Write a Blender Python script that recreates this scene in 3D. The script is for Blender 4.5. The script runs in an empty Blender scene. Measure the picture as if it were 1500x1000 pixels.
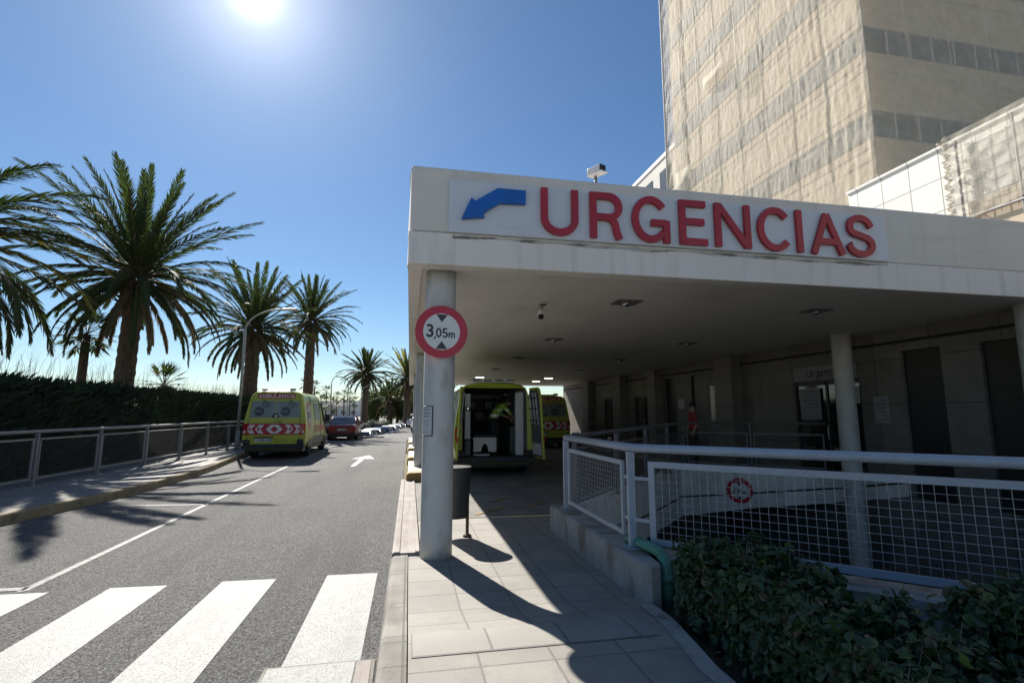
import bpy, bmesh, math, random
from mathutils import Vector, Matrix, noise
R = math.radians
rnd = random.Random(7)
sc = bpy.context.scene
COL = sc.collection
W = {}

# ------------------------------------------------------------------ materials
def mat(name, col, rough=.6, col2=None, nscale=5., var=.12, bump=0., bscale=60., metal=0., spec=.5, detail=5., emit=None, trans=0.):
    m = bpy.data.materials.new(name); m.use_nodes = True
    nt = m.node_tree; b = nt.nodes['Principled BSDF']
    b.inputs['Roughness'].default_value = rough; b.inputs['Metallic'].default_value = metal
    b.inputs['Specular IOR Level'].default_value = spec
    tc = nt.nodes.new('ShaderNodeTexCoord')
    n = nt.nodes.new('ShaderNodeTexNoise'); n.inputs['Scale'].default_value = nscale; n.inputs['Detail'].default_value = detail
    nt.links.new(tc.outputs['Object'], n.inputs['Vector'])
    r = nt.nodes.new('ShaderNodeValToRGB')
    c2 = col2 if col2 else tuple(min(1, c*(1+var)) for c in col)
    c1 = col if col2 else tuple(c*(1-var) for c in col)
    r.color_ramp.elements[0].position = .3; r.color_ramp.elements[1].position = .7
    r.color_ramp.elements[0].color = (*c1, 1); r.color_ramp.elements[1].color = (*c2, 1)
    nt.links.new(n.outputs['Fac'], r.inputs['Fac']); nt.links.new(r.outputs['Color'], b.inputs['Base Color'])
    if bump:
        n2 = nt.nodes.new('ShaderNodeTexNoise'); n2.inputs['Scale'].default_value = bscale; n2.inputs['Detail'].default_value = 4
        nt.links.new(tc.outputs['Object'], n2.inputs['Vector'])
        bp = nt.nodes.new('ShaderNodeBump'); bp.inputs['Strength'].default_value = bump; bp.inputs['Distance'].default_value = .02
        nt.links.new(n2.outputs['Fac'], bp.inputs['Height']); nt.links.new(bp.outputs['Normal'], b.inputs['Normal'])
    if emit:
        b.inputs['Emission Color'].default_value = (*col, 1); b.inputs['Emission Strength'].default_value = emit
    if trans: b.inputs['Transmission Weight'].default_value = trans
    m['base'] = 1
    return m

def nodes(m): return m.node_tree, m.node_tree.nodes['Principled BSDF'], m.node_tree.links

def stain(m, col, scale=(1, 1, 1), nscale=3., lo=.55, hi=.7, amount=.6):
    """blend a stain colour over the material's base colour"""
    nt, b, L = nodes(m)
    src = b.inputs['Base Color'].links[0].from_socket
    tc = nt.nodes.new('ShaderNodeTexCoord'); mp = nt.nodes.new('ShaderNodeMapping'); mp.inputs['Scale'].default_value = scale
    n = nt.nodes.new('ShaderNodeTexNoise'); n.inputs['Scale'].default_value = nscale; n.inputs['Detail'].default_value = 6
    mr = nt.nodes.new('ShaderNodeMapRange'); mr.inputs[1].default_value = lo; mr.inputs[2].default_value = hi
    mr.inputs[3].default_value = 0; mr.inputs[4].default_value = amount
    mx = nt.nodes.new('ShaderNodeMix'); mx.data_type = 'RGBA'
    L.new(tc.outputs['Object'], mp.inputs['Vector']); L.new(mp.outputs['Vector'], n.inputs['Vector'])
    L.new(n.outputs['Fac'], mr.inputs[0]); L.new(mr.outputs[0], mx.inputs['Factor'])
    L.new(src, mx.inputs['A']); mx.inputs['B'].default_value = (*col, 1)
    L.new(mx.outputs['Result'], b.inputs['Base Color'])
    return m

def brick(m, bw, rh, mortar, mcol, offset=0., amount=.8, axes='xy', shade=.1, loc=(0, 0, 0), msm=.1):
    """cut the material into slabs with joints, each slab a little lighter or darker"""
    nt, b, L = nodes(m)
    src = b.inputs['Base Color'].links[0].from_socket
    tc = nt.nodes.new('ShaderNodeTexCoord'); mp = nt.nodes.new('ShaderNodeMapping')
    mp.inputs['Location'].default_value = loc
    sx_ = nt.nodes.new('ShaderNodeSeparateXYZ'); cx_ = nt.nodes.new('ShaderNodeCombineXYZ'); L.new(tc.outputs['Object'], sx_.inputs[0])
    for i_, a_ in enumerate(axes): L.new(sx_.outputs['xyz'.index(a_)], cx_.inputs[i_])
    bt = nt.nodes.new('ShaderNodeTexBrick'); bt.offset = offset; bt.squash = 1
    bt.inputs['Scale'].default_value = 1; bt.inputs['Brick Width'].default_value = bw; bt.inputs['Row Height'].default_value = rh
    bt.inputs['Mortar Size'].default_value = mortar; bt.inputs['Mortar Smooth'].default_value = msm
    bt.inputs['Color1'].default_value = (1-shade,)*3+(1,); bt.inputs['Color2'].default_value = (1+shade,)*3+(1,)
    bt.inputs['Mortar'].default_value = (1, 1, 1, 1)
    L.new(cx_.outputs[0], mp.inputs['Vector']); L.new(mp.outputs['Vector'], bt.inputs['Vector'])
    mu = nt.nodes.new('ShaderNodeMix'); mu.data_type = 'RGBA'; mu.blend_type = 'MULTIPLY'; mu.inputs['Factor'].default_value = 1
    L.new(src, mu.inputs['A']); L.new(bt.outputs['Color'], mu.inputs['B'])
    mx = nt.nodes.new('ShaderNodeMix'); mx.data_type = 'RGBA'
    ml = nt.nodes.new('ShaderNodeMath'); ml.operation = 'MULTIPLY'; ml.inputs[1].default_value = amount
    L.new(bt.outputs['Fac'], ml.inputs[0]); L.new(ml.outputs[0], mx.inputs['Factor'])
    L.new(mu.outputs['Result'], mx.inputs['A']); mx.inputs['B'].default_value = (*mcol, 1)
    L.new(mx.outputs['Result'], b.inputs['Base Color'])
    bp = nt.nodes.new('ShaderNodeBump'); bp.invert = True; bp.inputs['Strength'].default_value = .6; bp.inputs['Distance'].default_value = .006
    L.new(bt.outputs['Fac'], bp.inputs['Height'])
    if b.inputs['Normal'].links: L.new(b.inputs['Normal'].links[0].from_socket, bp.inputs['Normal'])
    L.new(bp.outputs['Normal'], b.inputs['Normal'])
    return m

def speckle(m, scale, lo, hi, col, amount):
    nt, b, L = nodes(m)
    src = b.inputs['Base Color'].links[0].from_socket
    tc = nt.nodes.new('ShaderNodeTexCoord'); v = nt.nodes.new('ShaderNodeTexVoronoi'); v.inputs['Scale'].default_value = scale
    L.new(tc.outputs['Object'], v.inputs['Vector'])
    sp = nt.nodes.new('ShaderNodeSeparateColor'); L.new(v.outputs['Color'], sp.inputs[0])
    mr = nt.nodes.new('ShaderNodeMapRange'); mr.inputs[1].default_value = lo; mr.inputs[2].default_value = hi; mr.inputs[4].default_value = amount
    L.new(sp.outputs[0], mr.inputs[0])
    mx = nt.nodes.new('ShaderNodeMix'); mx.data_type = 'RGBA'; L.new(mr.outputs[0], mx.inputs['Factor'])
    L.new(src, mx.inputs['A']); mx.inputs['B'].default_value = (*col, 1); L.new(mx.outputs['Result'], b.inputs['Base Color'])
    return m

M = {}
M['asphalt'] = speckle(speckle(mat('asphalt', (.095, .093, .09), .85, col2=(.135, .132, .127), nscale=.5, bump=.9, bscale=170, detail=9, spec=.3), 110, .7, .75, (.3, .3, .29), .75), 75, .78, .8, (.022, .022, .024), .7)
stain(M['asphalt'], (.085, .085, .085), (.9, .07, 1), 1.6, .52, .68, .6)
M['paint_white'] = stain(mat('road paint white', (.36, .36, .345), .6, var=.08, nscale=9, bump=.5, bscale=120), (.15, .15, .145), (1.6, .9, 1), 42, .54, .62, .5)
stain(M['paint_white'], (.26, .255, .24), (1.6, .35, 1), 2.6, .48, .72, .55)
speckle(M['paint_white'], 120, .86, .9, (.16, .16, .16), .6)
M['paint_thin'] = stain(mat('thin line paint', (.23, .23, .22), .65, var=.1, bump=.4, bscale=120), (.1, .1, .1), (1, 1, 1), 14, .42, .62, .95)
M['tile'] = speckle(brick(mat('pavement tile', (.25, .234, .205), .75, col2=(.315, .296, .26), nscale=2.2, bump=.25, bscale=150, detail=8), .45, .40, .0075, (.13, .12, .11), 0, .85, shade=.09, loc=(0, .02, 0)), 130, .8, .86, (.25, .235, .21), .6)
M['tile_pale'] = speckle(brick(mat('pale slab', (.27, .256, .228), .75, col2=(.335, .318, .286), nscale=2.2, bump=.25, bscale=150, detail=8), .5, .47, .008, (.13, .12, .11), 0, .85, shade=.06, loc=(-.05, -.08, 0)), 130, .8, .86, (.25, .235, .21), .5)
stain(M['tile'], (.2, .19, .17), (1, 1, 1), 3.5, .58, .75, .55)
speckle(M['tile'], 9, .93, .94, (.2, .19, .18), .25)
M['paver'] = brick(mat('small paver', (.17, .163, .15), .8, col2=(.24, .228, .205), nscale=1.5, bump=.3, bscale=110, detail=7), .22, .11, .006, (.11, .1, .09), .5, .8, shade=.12)
stain(M['paver'], (.1, .095, .09), (1, 1, 1), 1.1, .5, .7, .6)
M['kerb'] = stain(brick(mat('kerb concrete', (.2, .187, .165), .85, col2=(.28, .265, .235), nscale=4, bump=.4, bscale=70, detail=8), 5., .9, .008, (.1, .1, .09), 0, .8), (.15, .13, .11), (1, .3, 1), 5, .5, .65, .6)
M['kerb_ochre'] = stain(mat('ochre kerb stone', (.24, .19, .11), .85, col2=(.34, .28, .18), nscale=3, bump=.5, bscale=50, detail=8), (.1, .085, .06), (1, 1, 1), 6, .5, .65, .7)
M['kerb_red'] = stain(mat('gutter strip', (.28, .23, .21), .8, col2=(.37, .345, .31), nscale=2.5, bump=.4, bscale=60, detail=7), (.2, .17, .15), (3, .3, 1), 5, .5, .65, .6)
M['left_pave'] = brick(mat('left pavement', (.2, .19, .18), .8, col2=(.28, .265, .25), nscale=1.5, bump=.3, bscale=60, detail=7), .6, .6, .007, (.1, .1, .09), 0, .7)
M['soil'] = mat('dry ground', (.27, .24, .19), .95, col2=(.36, .32, .26), nscale=.3, bump=.6, bscale=12)
M['dark_soil'] = mat('planter soil', (.035, .028, .02), .95, col2=(.06, .05, .035), nscale=6, bump=.8, bscale=30)
M['plaster'] = mat('cream render', (.73, .685, .61), .8, col2=(.77, .725, .655), nscale=1.3, bump=.08, bscale=90, detail=7)
stain(M['plaster'], (.5, .465, .4), (.25, .25, 2.2), 3, .55, .8, .4)
stain(M['plaster'], (.5, .47, .41), (3.2, 3.2, .22), 2.2, .52, .72, .22)
M['plaster_light'] = stain(mat('light render', (.79, .75, .69), .75, col2=(.83, .79, .735), nscale=1.1, bump=.06, bscale=80, detail=7), (.5, .47, .41), (2.6, 2.6, .3), 2.6, .52, .75, .45)
M['stain_dark'] = stain(mat('mould stain', (.5, .475, .43), .9, col2=(.56, .53, .48), nscale=2), (.16, .15, .125), (.9, 1, 5), 3.5, .47, .6, .9)
M['soffit'] = stain(brick(mat('soffit board', (.7, .67, .61), .7, col2=(.76, .73, .67), nscale=.8, detail=6), 1.2, 3.6, .004, (.36, .34, .31), 0, .5, shade=.015), (.5, .47, .41), (1, 1, 1), 1.4, .55, .8, .5)
M['column'] = stain(mat('painted column', (.5, .5, .48), .55, col2=(.56, .56, .535), nscale=2.5, bump=.12, bscale=45, detail=6), (.3, .29, .27), (1, 1, .5), 5, .5, .7, .65)
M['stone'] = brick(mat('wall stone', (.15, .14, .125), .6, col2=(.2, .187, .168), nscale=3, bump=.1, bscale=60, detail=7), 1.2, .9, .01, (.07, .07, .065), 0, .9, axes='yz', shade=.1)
M['stone2'] = brick(mat('facing stone', (.17, .16, .145), .6, col2=(.22, .205, .185), nscale=3, bump=.1, bscale=60, detail=7), .9, .9, .01, (.07, .07, .065), 0, .9, axes='xz', shade=.1)
M['concrete'] = stain(stain(mat('rough concrete', (.3, .285, .26), .85, col2=(.42, .4, .37), nscale=2.5, bump=.5, bscale=25, detail=9), (.17, .13, .09), (1.2, 1.2, .35), 4, .5, .64, .7), (.48, .47, .44), (1, 1, 1), 7, .58, .7, .5)
M['beam'] = stain(mat('ramp beam render', (.8, .775, .72), .8, col2=(.84, .815, .76), nscale=1.5, bump=.1, bscale=50), (.36, .34, .3), (1, 1, .3), 4, .5, .7, .5)
M['dark_gap'] = mat('dark joint', (.03, .03, .03), .9)
M['rail'] = stain(mat('grey blue rail paint', (.34, .39, .45), .38, var=.06, nscale=7, bump=.05, bscale=50), (.28, .25, .22), (1, 1, 1), 11, .62, .72, .6)
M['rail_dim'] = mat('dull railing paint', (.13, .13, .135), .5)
M['wire'] = mat('galvanised wire', (.34, .35, .355), .45, metal=.3, var=.1)
M['rail_left'] = mat('grey fence paint', (.25, .25, .25), .5, var=.1, nscale=6)
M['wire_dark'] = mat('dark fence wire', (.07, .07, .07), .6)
M['sign_white'] = stain(mat('sign panel white', (.66, .69, .73), .45, var=.03, nscale=2), (.5, .5, .48), (.4, 1, 3), 3, .6, .8, .4)
M['red'] = mat('red sign letter', (.42, .02, .035), .4, var=.1, nscale=3)
M['blue'] = mat('blue sign arrow', (.006, .12, .47), .4, var=.08, nscale=3)
M['red_sign'] = mat('traffic red', (.5, .02, .05), .35, var=.06)
M['white_sign'] = stain(mat('traffic white', (.72, .72, .7), .35, var=.04), (.5, .49, .46), (1, 1, 1), 6, .6, .8, .5)
M['black'] = mat('black paint', (.012, .012, .013), .45, var=.2)
M['rubber'] = mat('tyre rubber', (.018, .018, .018), .85, var=.2, nscale=20)
M['plastic_dark'] = mat('dark plastic', (.02, .021, .023), .5, var=.2, nscale=8)
M['steel'] = mat('brushed steel', (.45, .45, .45), .35, metal=.9)
M['chrome'] = mat('chrome', (.6, .6, .6), .15, metal=1.)
M['yellow'] = mat('ambulance yellow', (.4, .43, .03), .3, var=.05, nscale=1.5)
M['yellow_dirty'] = mat('road grime yellow', (.3, .31, .05), .5, col2=(.45, .47, .05), nscale=5)
M['yred'] = mat('reflective red', (.42, .012, .025), .4, var=.06)
M['ywhite'] = mat('reflective white', (.66, .63, .6), .4, var=.05)
M['yfilm'] = mat('grey window film', (.19, .22, .2), .25, var=.08, nscale=2)
M['logo_dark'] = mat('dark print', (.045, .04, .045), .4)
M['glass'] = mat('dark glass', (.015, .018, .02), .06, var=.1, spec=.8)
M['tail'] = mat('tail lamp red', (.4, .015, .02), .15, var=.2, nscale=30)
M['tail_white'] = mat('clear lamp', (.65, .6, .58), .15, var=.2, nscale=30)
M['bumper'] = mat('bumper plastic', (.025, .025, .027), .6, var=.2)
M['int_white'] = mat('ambulance lining', (.5, .5, .5), .4, var=.06)
M['int_grey'] = mat('ambulance cabinet', (.09, .095, .1), .5, var=.15)
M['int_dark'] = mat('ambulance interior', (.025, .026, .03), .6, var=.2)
M['hivis'] = mat('hi vis cloth', (.22, .38, .04), .8, var=.1, nscale=20)
M['navy'] = mat('dark trousers', (.012, .014, .022), .85, var=.2, nscale=20)
M['skin'] = mat('skin', (.45, .27, .19), .55, var=.06, nscale=20)
M['hair'] = mat('dark hair', (.015, .012, .01), .6)
M['pink'] = mat('coral top', (.36, .035, .055), .8, var=.1, nscale=20)
M['reflect'] = mat('reflective tape', (.75, .75, .72), .4)
M['door_dark'] = mat('dark door', (.018, .017, .017), .4, var=.2)
M['paper'] = mat('paper notice', (.5, .5, .5), .6, var=.08, nscale=3)
M['paper_dim'] = mat('grey notice', (.26, .26, .28), .6, var=.1, nscale=4)
M['ink'] = mat('printed ink', (.05, .05, .055), .6)
M['pane'] = mat('painted lit pane', (.3, .34, .37), .12, var=.15, nscale=5)  # pale base colour stands in for the reflection on a lit pane
M['green_pipe'] = stain(mat('green plastic pipe', (.07, .24, .17), .4, col2=(.1, .3, .22), nscale=6), (.14, .15, .12), (1, 1, 1), 12, .55, .68, .7)
M['bin'] = mat('bin black', (.022, .022, .026), .45, col2=(.035, .034, .038), nscale=6)
M['rust'] = mat('rusty post', (.07, .04, .03), .8, col2=(.12, .07, .05), nscale=14)
M['trunk'] = mat('palm trunk', (.05, .036, .026), .95, col2=(.12, .085, .06), nscale=7, bump=1., bscale=18, detail=8)
M['frond'] = mat('palm frond', (.028, .045, .02), .65, col2=(.055, .075, .03), nscale=1.3, spec=.2)
M['frond_old'] = mat('old palm frond', (.08, .068, .036), .85, col2=(.17, .14, .08), nscale=2)
M['frond_yel'] = mat('yellowing palm frond', (.13, .13, .03), .6, col2=(.22, .2, .05), nscale=2)
M['rachis'] = mat('palm leaf stalk', (.1, .088, .04), .8, spec=.15)
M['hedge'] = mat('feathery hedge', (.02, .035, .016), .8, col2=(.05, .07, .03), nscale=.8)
M['hedge_core'] = mat('hedge dark core', (.012, .016, .009), .95, col2=(.025, .028, .016), nscale=2)
M['straw'] = mat('dry grass stalk', (.16, .15, .09), .8)
M['leaf'] = mat('shrub leaf', (.028, .06, .022), .42, col2=(.06, .1, .035), nscale=4, spec=.5)
M['leaf_b'] = mat('lighter shrub leaf', (.085, .13, .035), .42, col2=(.13, .17, .05), nscale=6)
M['leaf_c'] = mat('brown shrub leaf', (.09, .07, .04), .6, col2=(.14, .11, .06), nscale=6)
M['twig'] = mat('shrub twig', (.2, .16, .12), .8)
M['tree_leaf'] = mat('tree leaf', (.04, .06, .02), .6, col2=(.085, .11, .035), nscale=.6)
M['facade'] = mat('tower facade', (.62, .5, .36), .8, col2=(.7, .57, .42), nscale=.4)
M['band'] = mat('tower glazing', (.075, .09, .1), .7, col2=(.13, .145, .16), nscale=.35)
M['white_clad'] = brick(mat('white cladding', (.8, .775, .71), .6, col2=(.84, .815, .75), nscale=.7), .8, .83, .014, (.28, .27, .25), 0, .9, axes='yz', shade=.03, loc=(.6, 0, 0))
M['pale_wall'] = mat('pale building wall', (.62, .6, .56), .8, var=.06, nscale=.5)
M['far_wall'] = mat('distant wall', (.72, .7, .67), .8, var=.14, nscale=.2)
M['win_dark'] = mat('window dark', (.08, .09, .1), .2, var=.2)
M['lamp_metal'] = mat('lamp post metal', (.36, .36, .35), .5, var=.1)
M['lamp_head'] = mat('lamp head', (.45, .45, .43), .4)
M['luminaire'] = mat('luminaire housing', (.17, .16, .15), .45, var=.1)
M['lit'] = mat('lit tube', (1, .97, .9), .5, var=0, emit=1.6)
M['roof_dark'] = mat('roof membrane', (.25, .24, .22), .9, var=.1)
M['car_red'] = mat('car red', (.2, .01, .02), .25, var=.04)
M['car_white'] = mat('car white', (.66, .66, .66), .25, var=.03)
M['car_silver'] = mat('car silver', (.42, .44, .46), .3, metal=.4, var=.04)
M['car_blue'] = mat('car blue', (.12, .2, .34), .25, var=.05)
M['car_grey'] = mat('car grey', (.12, .125, .13), .3, var=.05)
M['car_glass'] = mat('car glass', (.05, .06, .07), .05, spec=1.)
M['yel_kerb'] = stain(mat('yellow kerb paint', (.3, .19, .05), .7, col2=(.38, .25, .07), nscale=5, bump=.3), (.2, .16, .1), (1, 1, 1), 8, .5, .65, .7)
M['white_kerb'] = stain(mat('white kerb paint', (.45, .43, .39), .7, col2=(.52, .5, .45), nscale=4, bump=.3), (.35, .32, .28), (1, 1, 1), 8, .52, .68, .6)

def net_material():
    m = mat('scaffold netting', (.64, .575, .45), .85, col2=(.7, .64, .52), nscale=1.2, bump=.55, bscale=11)
    nt, b, L = nodes(m)
    tc = nt.nodes.new('ShaderNodeTexCoord')
    w = nt.nodes.new('ShaderNodeTexNoise'); w.inputs['Scale'].default_value = 2.; w.inputs['Detail'].default_value = 5
    L.new(tc.outputs['Object'], w.inputs['Vector'])
    mr = nt.nodes.new('ShaderNodeMapRange'); mr.inputs[1].default_value = .3; mr.inputs[2].default_value = .7; mr.inputs[3].default_value = .39; mr.inputs[4].default_value = .49
    L.new(w.outputs['Fac'], mr.inputs[0])
    tr = nt.nodes.new('ShaderNodeBsdfTransparent'); mx = nt.nodes.new('ShaderNodeMixShader')
    L.new(mr.outputs[0], mx.inputs[0]); L.new(tr.outputs[0], mx.inputs[1]); L.new(b.outputs[0], mx.inputs[2])
    L.new(mx.outputs[0], nt.nodes['Material Output'].inputs['Surface'])
    return m
M['net'] = net_material()

# translucent leaves let the low sun glow through
def translucent(m, col, f):
    nt, b, L = nodes(m)
    t = nt.nodes.new('ShaderNodeBsdfTranslucent'); t.inputs[0].default_value = (*col, 1)
    mx = nt.nodes.new('ShaderNodeMixShader'); mx.inputs[0].default_value = f
    L.new(b.outputs[0], mx.inputs[1]); L.new(t.outputs[0], mx.inputs[2]); L.new(mx.outputs[0], nt.nodes['Material Output'].inputs['Surface'])
translucent(M['frond'], (.1, .16, .03), .2); translucent(M['frond_yel'], (.45, .42, .06), .35)
translucent(M['leaf'], (.06, .11, .03), .15); translucent(M['leaf_b'], (.25, .4, .06), .3); translucent(M['tree_leaf'], (.14, .2, .03), .25)
translucent(M['frond_old'], (.25, .18, .08), .2)

# ------------------------------------------------------------------ scene helpers
def world_of(o): return W.get(o, Matrix.Identity(4))

def tagged(o, label, cat, group=None):
    o['label'] = label; o['category'] = cat
    if group: o['group'] = group
    return o

def thing(name, label, cat, loc=(0, 0, 0), rz=0., group=None):
    o = bpy.data.objects.new(name, None); COL.objects.link(o)
    o.location = loc; o.rotation_euler = (0, 0, rz); o.empty_display_size = .2
    W[o] = Matrix.Translation(loc) @ Matrix.Rotation(rz, 4, 'Z')
    return tagged(o, label, cat, group)

class MB:
    def __init__(s): s.v = []; s.f = []; s.m = []; s.sm = []
    def face(s, pts, m=0, sm=False):
        b = len(s.v); s.v += [tuple(p) for p in pts]; s.f.append(tuple(range(b, b+len(pts)))); s.m.append(m); s.sm.append(sm)
    def add(s, verts, faces, m=0, sm=False):
        b = len(s.v); s.v += [tuple(p) for p in verts]
        for f in faces: s.f.append(tuple(b+i for i in f)); s.m.append(m); s.sm.append(sm)
    def box(s, x0, x1, y0, y1, z0, z1, m=0):
        v = [(x0, y0, z0), (x1, y0, z0), (x1, y1, z0), (x0, y1, z0), (x0, y0, z1), (x1, y0, z1), (x1, y1, z1), (x0, y1, z1)]
        s.add(v, [(0, 3, 2, 1), (4, 5, 6, 7), (0, 1, 5, 4), (1, 2, 6, 5), (2, 3, 7, 6), (3, 0, 4, 7)], m)
    def obox(s, c, ax, ay, az, m=0):
        c, ax, ay, az = map(Vector, (c, ax, ay, az))
        v = [c+ax*i+ay*j+az*k for k in (-1, 1) for j in (-1, 1) for i in (-1, 1)]
        s.add(v, [(0, 2, 3, 1), (4, 5, 7, 6), (0, 1, 5, 4), (1, 3, 7, 5), (3, 2, 6, 7), (2, 0, 4, 6)], m)
    def bar(s, a, b, w, h, m=0, up=(0, 0, 1)):
        a, b = Vector(a), Vector(b); d = b-a; L = d.length; d = d/L
        u = Vector(up)
        if abs(d.dot(u)) > .95: u = Vector((0, 1, 0))
        x = d.cross(u).normalized(); z = x.cross(d)
        s.obox((a+b)/2, x*w/2, d*L/2, z*h/2, m)
    def tube(s, pts, r, n=8, m=0, cap=True, sm=True):
        pts = [Vector(p) for p in pts]; rr = r if isinstance(r, (list, tuple)) else [r]*len(pts)
        b = len(s.v); ref = None
        for i, p in enumerate(pts):
            d = (pts[min(i+1, len(pts)-1)]-pts[max(i-1, 0)]).normalized()
            if ref is None: ref = Vector((0, 0, 1)) if abs(d.z) < .9 else Vector((1, 0, 0))
            x = d.cross(ref).normalized(); y = x.cross(d).normalized(); ref = y
            for k in range(n):
                a = 2*math.pi*k/n; q = p+(x*math.cos(a)+y*math.sin(a))*rr[i]; s.v.append(tuple(q))
        for i in range(len(pts)-1):
            for k in range(n):
                k2 = (k+1) % n; s.f.append((b+i*n+k, b+i*n+k2, b+(i+1)*n+k2, b+(i+1)*n+k)); s.m.append(m); s.sm.append(sm)
        if cap:
            s.f.append(tuple(b+k for k in reversed(range(n)))); s.m.append(m); s.sm.append(False)
            e = b+(len(pts)-1)*n; s.f.append(tuple(e+k for k in range(n))); s.m.append(m); s.sm.append(False)
    def lathe(s, prof, n=24, c=(0, 0, 0), m=0, axis='z', sm=True):
        b = len(s.v); c = Vector(c)
        for r, h in prof:
            for k in range(n):
                a = 2*math.pi*k/n; p, q = r*math.cos(a), r*math.sin(a)
                s.v.append(tuple(c+Vector((p, q, h) if axis == 'z' else (h, p, q) if axis == 'x' else (q, h, p))))
        for i in range(len(prof)-1):
            for k in range(n):
                k2 = (k+1) % n; s.f.append((b+i*n+k, b+i*n+k2, b+(i+1)*n+k2, b+(i+1)*n+k)); s.m.append(m); s.sm.append(sm)
        s.f.append(tuple(b+k for k in reversed(range(n)))); s.m.append(m); s.sm.append(False)
        e = b+(len(prof)-1)*n; s.f.append(tuple(e+k for k in range(n))); s.m.append(m); s.sm.append(False)
    def prism(s, poly, z0, z1, m=0, f=None):
        """closed 2-D outline pushed from z0 to z1; f maps (a, b, depth) into space"""
        f = f or (lambda a, b, c: (a, b, c)); n = len(poly); b = len(s.v)
        s.v += [f(p[0], p[1], z0) for p in poly]+[f(p[0], p[1], z1) for p in poly]
        s.f.append(tuple(b+i for i in reversed(range(n)))); s.f.append(tuple(b+n+i for i in range(n))); s.m += [m, m]; s.sm += [False, False]
        for i in range(n):
            j = (i+1) % n; s.f.append((b+i, b+j, b+n+j, b+n+i)); s.m.append(m); s.sm.append(False)
    def grid(s, fn, nu, nv, m=0, sm=True):
        b = len(s.v)
        for j in range(nv+1):
            for i in range(nu+1): s.v.append(tuple(fn(i/nu, j/nv)))
        for j in range(nv):
            for i in range(nu):
                a = b+j*(nu+1)+i; s.f.append((a, a+1, a+nu+2, a+nu+1)); s.m.append(m); s.sm.append(sm)
    def build(s, name, mats, parent=None, space='world', loc=None, bevel=0., seg=2, fixn=False, auto=None):
        if not isinstance(mats, (list, tuple)): mats = [mats]
        inv = None
        if parent is not None and space == 'world': inv = world_of(parent).inverted()
        if loc is not None: inv = Matrix.Translation(loc).inverted()
        vs = [tuple(inv @ Vector(p)) for p in s.v] if inv is not None else s.v
        me = bpy.data.meshes.new(name); me.from_pydata(vs, [], s.f)
        for mm in mats: me.materials.append(mm)
        me.polygons.foreach_set('material_index', s.m); me.polygons.foreach_set('use_smooth', s.sm)
        if bevel or fixn:
            bm = bmesh.new(); bm.from_mesh(me)
            bmesh.ops.remove_doubles(bm, verts=bm.verts, dist=1e-5)
            bmesh.ops.recalc_face_normals(bm, faces=bm.faces)
            if bevel:
                es = [e for e in bm.edges if len(e.link_faces) == 2 and e.calc_face_angle(0) > R(35)]
                bmesh.ops.bevel(bm, geom=es, offset=bevel, segments=seg, affect='EDGES', profile=.5)
            bm.to_mesh(me); bm.free()
        me.update()
        o = bpy.data.objects.new(name, me); COL.objects.link(o)
        if parent is not None: o.parent = parent; W[o] = world_of(parent).copy()
        if loc is not None: o.location = loc; W[o] = Matrix.Translation(loc)
        if parent is None and loc is None: W[o] = Matrix.Identity(4)
        return o

def structure(o): o['kind'] = 'structure'; return o
def stuff(o): o['kind'] = 'stuff'; return o

def copy_tree(o, parent=None):
    c = o.copy(); COL.objects.link(c)
    if parent is not None: c.parent = parent
    for ch in list(o.children): copy_tree(ch, c)
    return c

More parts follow.
